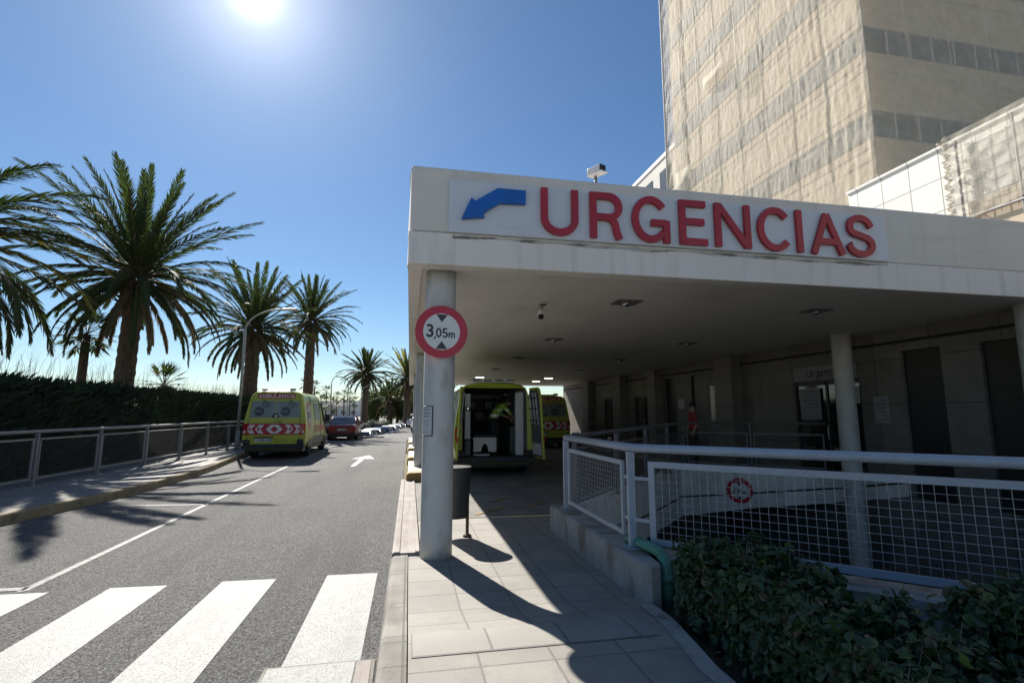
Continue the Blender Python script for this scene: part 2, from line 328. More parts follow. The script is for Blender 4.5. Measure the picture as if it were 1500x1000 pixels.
# ------------------------------------------------------------------ stroke lettering
def arc(cx, cy, rx, ry, a0, a1, n=14): return [(cx+rx*math.cos(R(a0+(a1-a0)*i/n)), cy+ry*math.sin(R(a0+(a1-a0)*i/n))) for i in range(n+1)]
T = .135; H_ = T/2
GLYPH = {
 'U': (.76, [[(.07, 1)]+arc(.38, .36, .31, .293, 180, 360)+[(.69, 1)]]),
 'R': (.72, [[(.07, 0), (.07, 1)], [(.07, .932), (.40, .932)]+arc(.42, .70, .215, .232, 90, -90)+[(.07, .468)], [(.36, .468), (.47, .44), (.54, .34), (.575, .16), (.635, 0)]]),
 'G': (.82, [arc(.41, .5, .34, .433, 38, 322, 26), [(.42, .43), (.75, .43)], [(.75, .49), (.75, 0.0)]]),
 'E': (.62, [[(.07, 0), (.07, 1)], [(.07, .932), (.58, .932)], [(.07, .52), (.54, .52)], [(.07, .068), (.6, .068)]]),
 'N': (.76, [[(.07, 0), (.07, 1)], [(.69, 0), (.69, 1)], [(.09, .96), (.67, .04)]]),
 'C': (.78, [arc(.41, .5, .34, .433, 40, 320, 26)]),
 'I': (.14, [[(.07, 0), (.07, 1)]]),
 'A': (.74, [[(.07, 0), (.37, .96)], [(.37, .96), (.67, 0)], [(.17, .3), (.57, .3)]]),
 'S': (.70, [[(.62, .72)]+arc(.36, .715, .24, .218, 20, 180, 10)+[(.125, .64), (.18, .565), (.36, .505), (.52, .45), (.595, .37)]+arc(.345, .285, .265, .218, 10, -180, 14)+[(.075, .29)]]),
 'M': (.86, [[(.07, 0), (.07, 1)], [(.79, 0), (.79, 1)], [(.09, .96), (.43, .1)], [(.43, .1), (.77, .96)]]),
 'B': (.68, [[(.07, 0), (.07, 1)], [(.07, .932), (.36, .932)]+arc(.37, .735, .2, .197, 90, -90)+[(.07, .538)], [(.36, .53)]+arc(.38, .3, .24, .232, 90, -90)+[(.07, .068)]]),
 'L': (.58, [[(.07, 0), (.07, 1)], [(.07, .068), (.57, .068)]]),
 'K': (.68, [[(.07, 0), (.07, 1)], [(.62, 1), (.1, .42)], [(.27, .58), (.64, 0)]]),
 'V': (.7, [[(.06, 1), (.35, .04)], [(.35, .04), (.64, 1)]]),
 'O': (.82, [arc(.41, .5, .34, .433, 0, 360, 28)]),
 'D': (.74, [[(.07, 0), (.07, 1)], [(.07, .932), (.3, .932)]+arc(.3, .5, .37, .432, 90, -90)+[(.07, .068)]]),
 '0': (.6, [arc(.3, .5, .225, .433, 0, 360, 26)]),
 '1': (.4, [[(.26, 0), (.26, 1)], [(.24, .95), (.04, .78)]]),
 '2': (.6, [arc(.3, .72, .225, .213, 165, -25, 14)+[(.4, .48), (.07, .068), (.56, .068)]]),
 '3': (.6, [arc(.28, .73, .21, .205, 150, -90, 14), arc(.28, .295, .235, .228, 90, -155, 14), [(.2, .524), (.3, .524)]]),
 '5': (.6, [[(.52, .932), (.14, .932), (.09, .5)], [(.09, .5)]+arc(.28, .31, .24, .243, 120, -150, 14)]),
 '7': (.58, [[(.04, .932), (.53, .932), (.22, 0)]]),
 '9': (.6, [arc(.3, .68, .225, .253, 0, 360, 20), [(.525, .7), (.5, .35), (.4, .12), (.2, .068), (.08, .16)]]),
 ',': (.22, [[(.12, .14), (.11, 0), (.05, -.14)]]),
 'm': (.9, [[(.07, 0), (.07, .7)], [(.07, .45)]+arc(.25, .45, .18, .19, 180, 0, 8)+[(.43, 0)], [(.43, .45)]+arc(.62, .45, .19, .19, 180, 0, 8)+[(.81, 0)]]),
 'u': (.58, [[(.07, .7)]+arc(.29, .28, .22, .215, 180, 360, 10)+[(.51, .7)], [(.51, .7), (.51, 0)]]),
 'r': (.4, [[(.07, 0), (.07, .7)], [(.07, .4), (.13, .57), (.24, .64), (.38, .64)]]),
 'g': (.6, [arc(.3, .35, .225, .285, 0, 360, 18), [(.525, .7), (.525, -.05)]+arc(.3, -.05, .225, .19, 0, -150, 8)]),
 'e': (.6, [[(.08, .36), (.52, .36)]+arc(.3, .35, .225, .285, 5, 315, 18)]),
 'n': (.58, [[(.07, 0), (.07, .7)], [(.07, .42)]+arc(.29, .42, .22, .215, 180, 0, 8)+[(.51, 0)]]),
 'c': (.56, [arc(.3, .35, .225, .285, 45, 315, 16)]),
 'i': (.16, [[(.08, 0), (.08, .7)], [(.08, .86), (.08, 1)]]),
 'a': (.58, [arc(.29, .22, .2, .16, 0, 360, 14), [(.12, .56), (.2, .635), (.34, .635), (.48, .58), (.5, .45), (.5, 0)]]),
 's': (.52, [[(.43, .53)]+arc(.26, .5, .17, .135, 25, 180, 8)+[(.12, .43), (.26, .36), (.41, .27)]+arc(.25, .2, .18, .135, 20, -165, 8)]),
 ' ': (.35, []),
}
def stroke(mb, pts, t, d0, d1, f, m=0):
    """one pen stroke of width t as a solid bar between depths d0 and d1"""
    n = len(pts); closed = n > 3 and abs(pts[0][0]-pts[-1][0]) < 1e-6 and abs(pts[0][1]-pts[-1][1]) < 1e-6
    if closed: pts = pts[:-1]; n -= 1
    P = [Vector(p) for p in pts]; Lf = []; Rt = []
    for i in range(n):
        if closed: a, b, c = P[i-1], P[i], P[(i+1) % n]
        else: a, b, c = P[max(i-1, 0)], P[i], P[min(i+1, n-1)]
        d1_ = (b-a) if (b-a).length > 1e-9 else (c-b); d2_ = (c-b) if (c-b).length > 1e-9 else (b-a)
        n1 = Vector((-d1_.y, d1_.x)).normalized(); n2 = Vector((-d2_.y, d2_.x)).normalized()
        nn = (n1+n2); nn = nn.normalized() if nn.length > .1 else n1
        k = t/2/max(.45, nn.dot(n1)); Lf.append(b+nn*k); Rt.append(b-nn*k)
    b0 = len(mb.v)
    for i in range(n):
        for q, d in ((Lf[i], d0), (Rt[i], d0), (Rt[i], d1), (Lf[i], d1)): mb.v.append(tuple(f(q.x, q.y, d)))
    for i in range(n if closed else n-1):
        j = (i+1) % n
        for k in range(4):
            k2 = (k+1) % 4; mb.f.append((b0+i*4+k, b0+j*4+k, b0+j*4+k2, b0+i*4+k2)); mb.m.append(m); mb.sm.append(False)
    if not closed:
        mb.f.append((b0+3, b0+2, b0+1, b0)); e = b0+(n-1)*4; mb.f.append((e, e+1, e+2, e+3)); mb.m += [m, m]; mb.sm += [False, False]
def glyph(mb, ch, x, y, h, f, d0, d1, t=T, wx=1., m=0):
    w, st = GLYPH[ch]
    for k, s in enumerate(st): stroke(mb, [(x+p[0]*h*wx, y+p[1]*h) for p in s], t*h, d0-k*.0006*(1 if d1 > d0 else -1)*0, d1+k*.0005*(1 if d1 > d0 else -1), f, m)
    return w*h*wx
def write(mb, text, x, y, h, f, d0, d1, gap=.16, t=T, wx=1., m=0):
    for ch in text: x += glyph(mb, ch, x, y, h, f, d0, d1, t, wx, m)+gap*h*wx
    return x
def text_width(text, h, gap=.16, wx=1.): return sum(GLYPH[c][0]*h*wx+gap*h*wx for c in text)-gap*h*wx

# ------------------------------------------------------------------ the setting
mb = MB()          # ground sheet, left open where the ramp pit and the paving lie
hx0, hx1, hy0, hy1 = -.1, 12.5, -16., 31.5
for (x0, x1, y0, y1) in ((-1500, -8, -1500, 2500), (-8, hx0, -1500, 34.9), (-8, hx0, 62, 2500), (hx1, 1500, -1500, 2500), (hx0, hx1, -1500, hy0), (hx0, hx1, hy1, 2500)):
    mb.face([(x0, y0, -.03), (x1, y0, -.03), (x1, y1, -.03), (x0, y1, -.03)])
structure(mb.build('ground', M['soil']))
mb = MB(); mb.face([(-12, -20, 0), (-.12, -20, 0), (-.12, 34.9, 0), (-12, 34.9, 0)]); mb.face([(-2.45, 34.9, 0), (-.12, 34.9, 0), (-.12, 62, 0), (-.45, 62, 0), (-.8, 50, 0)]); mb.face([(-12, 62, 0), (-.12, 62, 0), (-.12, 120, 0), (-12, 120, 0)])
mb.face([(-.12, 31.6, 0), (3.5, 31.6, 0), (3.5, 120, 0), (-.12, 120, 0)])
structure(mb.build('road', M['asphalt']))
mb = MB(); mb.face([(3.6, 31.6, .02), (40, 31.6, .02), (40, 90, .02), (3.6, 90, .02)])
structure(mb.build('forecourt', M['left_pave']))
mb = MB(); mb.face([(-8.2, 34.5, -1.05), (-.1, 34.5, -1.05), (-.1, 62.3, -1.05), (-8.2, 62.3, -1.05)])
structure(mb.build('car_park', M['asphalt']))
mb = MB()
for a, b in (((-8, 34.9), (-2.45, 34.9)), ((-2.45, 34.9), (-.8, 50)), ((-.8, 50), (-.45, 62)), ((-.45, 62), (-8, 62)), ((-8, 62), (-8, 34.9))): mb.face([(*a, -1.1), (*b, -1.1), (*b, -.001), (*a, -.001)])
structure(mb.build('terrace_edge', M['concrete']))
mb = MB(); mb.bar((-3.9, 34.75, .05), (-1.6, 34.75, .05), .25, .1); structure(mb.build('kerb', M['white_kerb'], bevel=.01))

def curve_pts(P, step=.6):
    out = []
    for i in range(len(P)-1):
        p0 = P[max(i-1, 0)]; p1 = P[i]; p2 = P[i+1]; p3 = P[min(i+2, len(P)-1)]
        n = max(1, int(math.dist(p1, p2)/step))
        for k in range(n):
            t = k/n
            out.append(tuple(.5*((2*p1[j])+(-p0[j]+p2[j])*t+(2*p0[j]-5*p1[j]+4*p2[j]-p3[j])*t*t+(-p0[j]+3*p1[j]-3*p2[j]+p3[j])*t**3) for j in (0, 1)))
    return out+[P[-1]]
KL = curve_pts([(-6.9, -20), (-6.7, 0), (-6.3, 5), (-5.72, 9), (-5.42, 11), (-5.3, 13), (-5.35, 15.5), (-5.62, 18), (-5.95, 21), (-6.05, 25), (-6.0, 35)])
mb = MB()
for (a, b) in zip(KL, KL[1:]):
    mb.face([(a[0]-.16, a[1], .15), (b[0]-.16, b[1], .15), (-9.2, b[1], .15), (-9.2, a[1], .15)])
structure(mb.build('pavement', M['left_pave']))
mb = MB()
for (a, b) in zip(KL, KL[1:]):
    pr = [(0., .0), (-.015, .13), (-.03, .155), (-.16, .155)]
    for p, q in zip(pr, pr[1:]):
        mb.face([(a[0]+p[0], a[1], p[1]), (b[0]+p[0], b[1], p[1]), (b[0]+q[0], b[1], q[1]), (a[0]+q[0], a[1], q[1])])
structure(mb.build('kerb', M['kerb_ochre']))

# right-hand pavement, kerb and under-canopy drive; the ramp pit is left open
WALL_IN = [(2.25, 7.2), (2.25, 4.6), (2.4, 4.32), (9.6, -2.88)]           # inner rim of the near parapet
PIT_FAR = [(2.12, 7.0), (7.0, 12.5), (9.4, 10.0), (9.62, 8.5)]
def pz(y):          # the pavement dips at the crossing and rises again nearer the viewer
    t_ = min(1., max(0., (4.55-y)/1.1)); return .03+.12*t_*t_*(3-2*t_)
def pe(y): return 1.97 if y > 4.05 else 1.97-.17*min(1., (4.05-y)/1.15)-.02*max(0, 2.9-y)
mb = MB(); PYS = [-16, -8, -3, 0, 1.2, 2, 2.5, 2.9, 3.2, 3.45]+[3.5+.08*i for i in range(15)]+[4.8, 5.4, 6.2, 7.0]
for y0, y1 in zip(PYS, PYS[1:]):
    for k in range(4):
        q = lambda y, u: (.03+(pe(y)-.03)*u, y, pz(y))
        mb.face([q(y0, k/4), q(y0, (k+1)/4), q(y1, (k+1)/4), q(y1, k/4)])
mb.face([(.03, 7, .03), (2.05, 7.0, .03), (2.14, 7.05, .03), (2.98, 8, .03), (.03, 8, .03)])
structure(mb.build('pavement', M['tile']))
mb = MB()
for i in range(8):
    y0, y1 = 3.36+.05*i, 3.36+.05*(i+1)
    mb.face([(.05, y0, pz(y0)+.004), (pe(y0)-.2, y0, pz(y0)+.004), (pe(y1)-.2, y1, pz(y1)+.004), (.05, y1, pz(y1)+.004)])
structure(mb.build('slab_row', M['tile_pale']))
mb = MB()
mb.face([(.03, 8, .036), (2.98, 8, .036), (7.0, 12.5, .036), (9.4, 10.0, .036), (9.62, 9.7, .036), (9.62, 31.6, .036), (.03, 31.6, .036)])
structure(mb.build('driveway', M['paver']))
mb = MB()
for i in range(40):
    y0, y1 = -8+.45*i, -8+.45*(i+1)-.004
    if y0 > 6.05: break
    y1 = min(y1, 6.095)
    mb.prism([(-.165, 0), (-.145, .035), (-.115, .05), (.022, .05), (.022, -.02), (-.165, -.02)], y0, y1, 0, lambda a, b, c: (a, c, b+(pz(c)-.035 if b > 0 else 0)))
structure(mb.build('kerb', M['kerb']))
mb = MB()
for i in range(8):
    y0, y1 = 6.1+.8*i, 6.1+.8*(i+1)-.006
    mb.prism([(-.155, -.02), (-.15, .06), (-.125, .075), (-.07, .075), (-.06, .062), (.1, .062), (.11, .075), (.15, .075), (.15, -.02)], y0, y1, 0, lambda a, b, c: (a, c, b))
structure(mb.build('kerb', M['kerb_red']))
# painted raised kerb under the canopy edge: white strip with yellow blocks
mb = MB(); mb.box(.0, .62, 12.52, 31.5, .0, .15)
structure(mb.build('kerb', M['white_kerb'], bevel=.02))
for i, y in enumerate((12.3, 16.4, 20.6, 24.8)):
    mb = MB(); mb.prism([(-.04, .0), (-.03, .2), (.02, .24), (.6, .24), (.64, .2), (.64, .0)], 0, .42, 0, lambda a, b, c: (a, c+y, b))
    o = mb.build('kerb_block', M['yel_kerb'], loc=(.3, y, 0), bevel=.015)
    tagged(o, ['nearest yellow painted concrete block on the white kerb, beside the signed column', 'second yellow kerb block, just behind the nearest one', 'third yellow kerb block along the white kerb, farther back', 'farthest small yellow block at the far end of the white kerb'][i], 'kerb block', 'yellow kerb blocks')

# road markings, each 4 mm above the road
def sheet(poly, z=.004): m_ = MB(); m_.face([(x, y, z) for x, y in poly]); return m_
for i, x in enumerate((-.275, -1.24, -2.2, -3.17, -4.15, -5.1)):
    structure(sheet([(x-.49, 1.2), (x, 1.2), (x, 5.62), (x-.49, 5.64)]).build('zebra_stripe', M['paint_white']))
structure(sheet([(-3.47, 5.66), (-3.39, 5.72), (-3.54, 14.8), (-3.68, 31), (-3.76, 31), (-3.62, 14.8)]).build('lane_line', M['paint_thin']))
structure(sheet([(-6.0, 5.82), (-3.44, 5.73), (-3.44, 5.82), (-6.0, 5.92)]).build('lane_line', M['paint_thin']))
structure(sheet([(-5.15, 10.38), (-3.49, 10.2), (-3.49, 10.28), (-5.15, 10.46)]).build('bay_line', M['paint_thin']))
structure(sheet([(-1.73, 16.5), (-1.58, 16.5), (-1.52, 19.0), (-1.16, 18.9), (-1.47, 20.6), (-1.98, 19.05), (-1.68, 19.02)]).build('road_arrow', M['paint_white']))
for k, (x0, y0, x1, y1) in enumerate(((1.0, 8.2, 1.55, 8.75), (1.45, 9.3, 1.85, 9.75), (1.9, 8.6, 2.35, 9.1))):
    structure(sheet([(x0, y0), (x0+.09, y0), (x1+.09, y1), (x1, y1)], .045).build('yellow_mark', M['yel_kerb']))
# painted drain plate let into the road by the kerb
t = thing('drain_cover', 'white painted drain plate in the road at the end of the nearest zebra stripe', 'drain cover', (-.5, 3.45, 0))
mb = MB(); mb.box(-.86, -.175, 3.0, 3.73, .001, .012); mb.build('frame', M['kerb'], t, bevel=.004)
mb = MB(); mb.box(-.835, -.3, 3.03, 3.705, .0125, .017); mb.build('painted_plate', M['paint_white'], t, bevel=.003)
mb = MB(); mb.box(-.292, -.2, 3.03, 3.705, .0125, .016); mb.build('bare_plate', M['kerb_red'], t, bevel=.003)

# planter soil and ramp pit
mb = MB(); mb.face([(1.4, -16, 0), (9.6, -16, 0), (9.6, -3.1, 0), (2.25, 4.6, 0), (1.98, 4.6, 0), (1.9, 3.6, 0), (1.6, 0, 0)])
structure(mb.build('planter_soil', M['dark_soil']))
mb = MB(); mb.face([(1.5, -5, -3.0), (9.7, -5, -2.9), (14, 16, -2.9), (1.5, 16, -3.0)])
structure(mb.build('ramp_floor', M['asphalt']))
mb = MB()
for y0, y1 in zip(PYS, PYS[1:]):
    if y1 > 4.14: break
    c0, c1 = (pe(y0), y0, pz(y0)+.006), (pe(y1), y1, pz(y1)+.006); w_ = .12
    mb.face([(c0[0]-w_, *c0[1:]), c0, c1, (c1[0]-w_, *c1[1:])]); mb.face([c0, (c0[0]+.01, c0[1], -.05), (c1[0]+.01, c1[1], -.05), c1])
structure(mb.build('kerb', M['concrete']))

# ------------------------------------------------------------------ ramp parapet (near) and ramp beam (far)
OUT = [(1.93, 7.0), (1.945, 4.34), (1.96, 4.2), (2.0, 4.12), (2.09, 4.14), (2.12, 4.42), (9.6, -3.05)]
INN = [(2.26, 7.0), (2.26, 4.8), (2.27, 4.77), (2.285, 4.74), (2.3, 4.71), (2.33, 4.67), (9.6, -2.6)]
t = thing('parapet', 'low stained concrete parapet wall turning around the ramp, railing fixed on top', 'low wall', (2.1, 4.3, 0))
mb = MB()
for i in range(len(OUT)-1):
    a, b, c, d = OUT[i], OUT[i+1], INN[i+1], INN[i]
    n = max(1, int(math.dist(a, b)/.5))
    for k in range(n):
        u, v = k/n, (k+1)/n; L2 = lambda p, q, w: (p[0]+(q[0]-p[0])*w, p[1]+(q[1]-p[1])*w)
        a1, b1, d1, c1 = L2(a, b, u), L2(a, b, v), L2(d, c, u), L2(d, c, v)
        mb.face([(*a1, -.1), (*b1, -.1), (*b1, .345), (*a1, .345)]); mb.face([(*a1, .345), (*b1, .345), (*L2(b1, c1, .07), .36), (*L2(a1, d1, .07), .36)])
        mb.face([(*L2(a1, d1, .07), .36), (*L2(b1, c1, .07), .36), (*c1, .36), (*d1, .36)])
        mb.face([(*d1, .36), (*c1, .36), (*c1, -3.0), (*d1, -3.0)])
mb.face([(1.93, 7, -.1), (1.93, 7, .345), (1.95, 7, .36), (2.26, 7, .36), (2.26, 7, -3.0), (1.93, 7, -3.0)])
mb.build('wall', M['concrete'], t)

PF = [(2.14, 7.05), (3.3, 8.32), (4.42, 9.6), (5.4, 10.72), (7.0, 12.5), (8.14, 11.31), (9.12, 10.29), (9.4, 10.0), (9.6, 8.52)]
MID = [-.1, -.28, -.44, -.5, -.54, -.31, -.1, -.04, .26]; BOT = [-.75, -.82, -.88, -.93, -1.02, -.66, -.42, -.34, .0]
t = thing('ramp_beam', 'pale rendered beam wrapping the far side of the ramp below the inner railing', 'beam', (5, 10.3, 0))
mb = MB(); g = MB()
for i in range(len(PF)-1):
    a, b = PF[i], PF[i+1]; d = Vector((b[0]-a[0], b[1]-a[1])).normalized(); n = Vector((-d.y, d.x))  # away from pit
    o2 = lambda p, w: (p[0]+n.x*w, p[1]+n.y*w)
    tp = .27; 
    def wall(w, z0a, z0b, z1a, z1b): mb.face([(*o2(a, w), z0a), (*o2(b, w), z0b), (*o2(b, w), z1b), (*o2(a, w), z1a)])
    wall(0, MID[i]+.02, MID[i+1]+.02, tp, tp); wall(0, BOT[i], BOT[i+1], MID[i]-.02, MID[i+1]-.02)
    mb.face([(*a, tp), (*b, tp), (*o2(b, .22), tp), (*o2(a, .22), tp)]); wall(.22, -.02, -.02, tp, tp)
    mb.face([(*a, BOT[i]), (*b, BOT[i+1]), (*o2(b, .4), BOT[i+1]), (*o2(a, .4), BOT[i])])
    g.face([(*o2(a, .02), MID[i]-.03), (*o2(b, .02), MID[i+1]-.03), (*o2(b, .02), MID[i+1]+.03), (*o2(a, .02), MID[i]+.03)])
mb.build('beam', M['beam'], t); g.build('groove', M['dark_gap'], t)
# underground walls of the ramp
mb = MB(); mb.face([(2.0, 7.3, -3), (7.0, 15.8, -3), (7.0, 15.8, 0), (2.0, 7.3, 0)]); mb.face([(7, 15.8, -3), (13, 13, -3), (13, 13, .0), (7, 15.8, .0)])
mb.face([(9.62, 8.9, -3), (9.62, 5.2, -3), (9.62, 5.2, 0.), (9.62, 8.9, 0.)])
o = mb.build('ramp_wall', M['stone'], loc=(7, 14, -3)); tagged(o, 'dark stone wall at the back of the underground ramp', 'wall')

# ------------------------------------------------------------------ canopy
t = thing('entrance_canopy', 'long cream rendered canopy roof over the emergency entrance driveway', 'canopy', (4, 15, 0))
mb = MB(); mb.box(-.05, 12.9, 5.55, 5.8, 3.63, 4.40); mb.box(-.05, .12, 5.8, 31.5, 3.63, 4.40)
mb.build('fascia', M['plaster'], t, bevel=.025)
mb = MB(); mb.box(-.062, 12.9, 5.535, 5.74, 3.25, 3.622); mb.box(-.062, .1, 5.74, 31.5, 3.25, 3.622)
mb.build('lower_fascia', M['plaster_light'], t, bevel=.012)
mb = MB(); mb.box(-.03, 12.9, 5.58, 5.72, 3.61, 3.635); mb.box(-.03, .08, 5.72, 31.4, 3.61, 3.635); mb.build('drip_groove', M['dark_gap'], t)
mb = MB()
for k in range(60):
    x = .42+k*.0975
    mb.face([(x, 5.5485, 3.628), (x+.0975, 5.5485, 3.628), (x+.0975, 5.5485, 3.665), (x, 5.5485, 3.665)])
    dz = .02+.045*max(0, noise.noise((x*1.7, 3.1, 0))+.35)
    mb.face([(x, 5.5322, 3.6-dz), (x+.0975, 5.5322, 3.6-dz), (x+.0975, 5.5322, 3.603), (x, 5.5322, 3.603)])
mb.build('mould_streak', M['stain_dark'], t)
mb = MB(); mb.face([(.1, 5.74, 3.29), (12.9, 5.74, 3.29), (12.9, 31.4, 3.29), (.1, 31.4, 3.29)]); mb.build('soffit', M['soffit'], t)
mb = MB(); mb.box(.13, 12.85, 5.81, 31.4, 4.1, 4.3); mb.build('roof', M['roof_dark'], t)

# luminaires let into the soffit
lum = None
LUMS = [(x, y) for y in (7.12, 11.16, 15.2, 19.3, 23.8, 26.3) for x in (3.2, 6.55)]
for i, (x, y) in enumerate(LUMS):
    litk = y > 23 and (i % 2 == 1 or y < 24)
    dist = ['first', 'second', 'third', 'fourth', 'fifth', 'farthest'][i//2]; side = ['nearer the road', 'nearer the wall'][i % 2]
    t = thing('ceiling_light', ('lit' if litk else 'unlit')+' soffit light in the %s row from the front, %s' % (dist, side), 'ceiling light', (x, y, 3.29), group='soffit lights')
    a = 0.
    mb = MB(); mb.prism([(-.2, -.17), (.2, -.17), (.2, .17), (-.2, .17)], 3.29-.018, 3.289, 0, lambda p, q, c: (x+p*math.cos(a)-q*math.sin(a), y+p*math.sin(a)+q*math.cos(a), c))
    mb.build('housing', M['luminaire'], t, bevel=.006)
    mb = MB()
    if litk: mb.box(x-.2, x+.2, y-.04, y+.04, 3.23, 3.27); mb.build('lamp_tube', M['lit'], t, bevel=.01)
    else: mb.lathe([(.0, -.055), (.035, -.05), (.06, -.03), (.068, 0)], 16, (x, y, 3.272)); mb.build('lamp', M['chrome'], t)
t = thing('ceiling_camera', 'small white security camera hanging from the soffit on a bracket', 'camera', (1.98, 7.55, 3.29))
mb = MB(); mb.lathe([(.0, -.012), (.06, -.012), (.06, 0)], 16, (1.99, 7.55, 3.289)); mb.tube([(1.99, 7.55, 3.28), (1.97, 7.5, 3.2), (1.93, 7.42, 3.17)], .014); mb.build('bracket', M['luminaire'], t)
mb = MB(); mb.tube([(1.93, 7.46, 3.2), (1.915, 7.36, 3.07)], .048, 14); mb.build('housing', M['car_white'], t)
mb = MB(); mb.tube([(1.9155, 7.363, 3.074), (1.912, 7.34, 3.045)], .042, 14); mb.build('lens', M['black'], t)

# security camera on the roof edge
t = thing('roof_camera', 'white security camera with a dark front standing on the roof edge above the sign', 'camera', (2.22, 5.75, 4.4))
mb = MB(); mb.box(2.17, 2.27, 5.68, 5.8, 4.40, 4.42); mb.tube([(2.22, 5.74, 4.41), (2.22, 5.74, 4.56)], .02); mb.build('bracket', M['luminaire'], t)
c = Vector((2.22, 5.72, 4.63)); ax = Vector((.42, -.9, -.06)).normalized(); lx = Vector((.9, .42, 0)).normalized(); az = ax.cross(lx)*-1
mb = MB(); mb.obox(c, lx*.055, ax*.11, az*.045); mb.build('housing', M['car_white'], t, bevel=.012)
mb = MB(); mb.obox(c+az*.052+ax*.02, lx*.062, ax*.125, az*.005); mb.build('sunshield', M['car_white'], t)
mb = MB(); mb.obox(c+ax*.112, lx*.048, ax*.006, az*.04); mb.build('lens', M['black'], t)

# URGENCIAS sign
t = thing('hospital_sign', 'long white sign with raised red letters URGENCIAS and a blue bent arrow', 'sign', (3.3, 5.5, 3.65))
mb = MB(); mb.box(.37, 6.26, 5.495, 5.545, 3.625, 4.245); mb.build('panel', M['sign_white'], t, bevel=.006)
LX = [(1.43, 1.885), (2.03, 2.445), (2.56, 3.05), (3.18, 3.565), (3.66, 4.165), (4.262, 4.748), (4.797, 4.945), (5.02, 5.557), (5.567, 6.035)]
ff = lambda a, b, d: (a, 5.495-d, b)
for ch, (x0, x1) in zip('URGENCIAS', LX):
    mb = MB(); hh = .565 if ch in 'UEINRA' else .575
    wx = (x1-x0)/(GLYPH[ch][0]*hh)
    glyph(mb, ch, x0, 3.655 if ch in 'UEINRA' else 3.65, hh, ff, .012, .05, .145, wx)
    mb.build('letter', M['red'], t)
ARW = [(.512, 3.767), (.621, 4.023), (.664, 3.985), (.92, 4.156), (1.249, 4.156), (1.244, 3.992), (.947, 3.984), (.75, 3.845), (.769, 3.8)]
mb = MB(); mb.prism(ARW, .012, .06, 0, ff); o = mb.build('arrow', M['blue'], t, fixn=True)

# ------------------------------------------------------------------ columns
def column(x, y, z0, z1, r, label):
    mb = MB(); n = 14
    mb.lathe([(r, z0+(z1-z0)*i/n) for i in range(n+1)], 36, (x, y, 0))
    o = mb.build('column', M['column'], loc=(x, y, z0)); tagged(o, label, 'column', 'round columns carrying the canopy'); return o
column(.33, 6.02, .0, 3.288, .18, 'nearest round white column carrying the 3,05m height sign')
column(.33, 14.6, .15, 3.288, .18, 'second round column on the white kerb, half hidden behind the signed column')
column(.33, 23.2, .15, 3.288, .18, 'farthest round column at the road edge of the canopy')
column(9.06, 9.25, -3, 3.288, .185, 'round column rising out of the ramp in front of the Urgencias door')
column(9.32, 5.98, -3, 3.288, .185, 'round column at the right edge of the picture under the canopy front')

def height_sign(c, ux, nrm, r, text, label, holder, f0):
    """round height-limit plate: c centre, ux horizontal axis, nrm facing direction"""
    c, ux, nrm = Vector(c), Vector(ux).normalized(), Vector(nrm).normalized(); uz = nrm.cross(ux)*1.
    if uz.z < 0: uz = -uz
    t = thing('height_limit_sign', label, 'sign', tuple(c))
    P = lambda a, b, d: tuple(c+ux*a+uz*b+nrm*d)
    disc = lambda rr, n=40: [(rr*math.cos(2*math.pi*i/n), rr*math.sin(2*math.pi*i/n)) for i in range(n)]
    mb = MB(); mb.prism(disc(r), -.012, .0, 0, P); mb.build('plate', M['red_sign'], t, fixn=True)
    mb = MB(); mb.prism(disc(r*.985), .0005, .0015, 0, P); mb.prism(disc(r*.70), .0016, .003, 1, P); mb.build('sign_face', [M['red_sign'], M['white_sign']], t, fixn=True)
    mb = MB(); mb.prism([(-.22*r, .66*r), (.22*r, .66*r), (0, .36*r)], .0032, .005, 0, P); mb.prism([(-.22*r, -.66*r), (.22*r, -.66*r), (0, -.36*r)], .0032, .005, 0, P)
    big, rest = text[0], text[1:]
    x = -.60*r; x += glyph(mb, big, x, -.22*r, .48*r, P, .0032, .005, .19, 1.)+.02*r
    x += glyph(mb, ',', x, -.24*r, .34*r, P, .0032, .005, .17)+.0*r
    for ch in text[2:4]: x += glyph(mb, ch, x, -.22*r, .35*r, P, .0032, .005, .18)+.03*r
    glyph(mb, 'm', x, -.22*r, .27*r, P, .0032, .005, .19)
    mb.build('lettering', M['ink'], t)
    if holder: mb = MB(); mb.bar(P(-.2*r, .3, -.02), P(.2*r, .3, -.02), .03, .015); [mb.bar(P(-r*.5, q*r, -.022), P(r*.5, q*r, -.022), .03, .018) for q in (.4, -.4)]; mb.build('bracket', M['steel'], t)
    return t
height_sign((.335, 5.79, 2.535), (1, .12, 0), (.12, -1, 0), .302, '3,05m', 'round red and white 3,05m height limit sign on the nearest column', False, 0)
nn = Vector((-.71, -.70, 0)); height_sign((7.97-.02, 11.49-.03, -.265), (.72, -.75, 0), (-.72, -.70, 0), .30, '2,95m', 'round red and white 2,95m height limit sign on the ramp beam behind the mesh', False, 0)

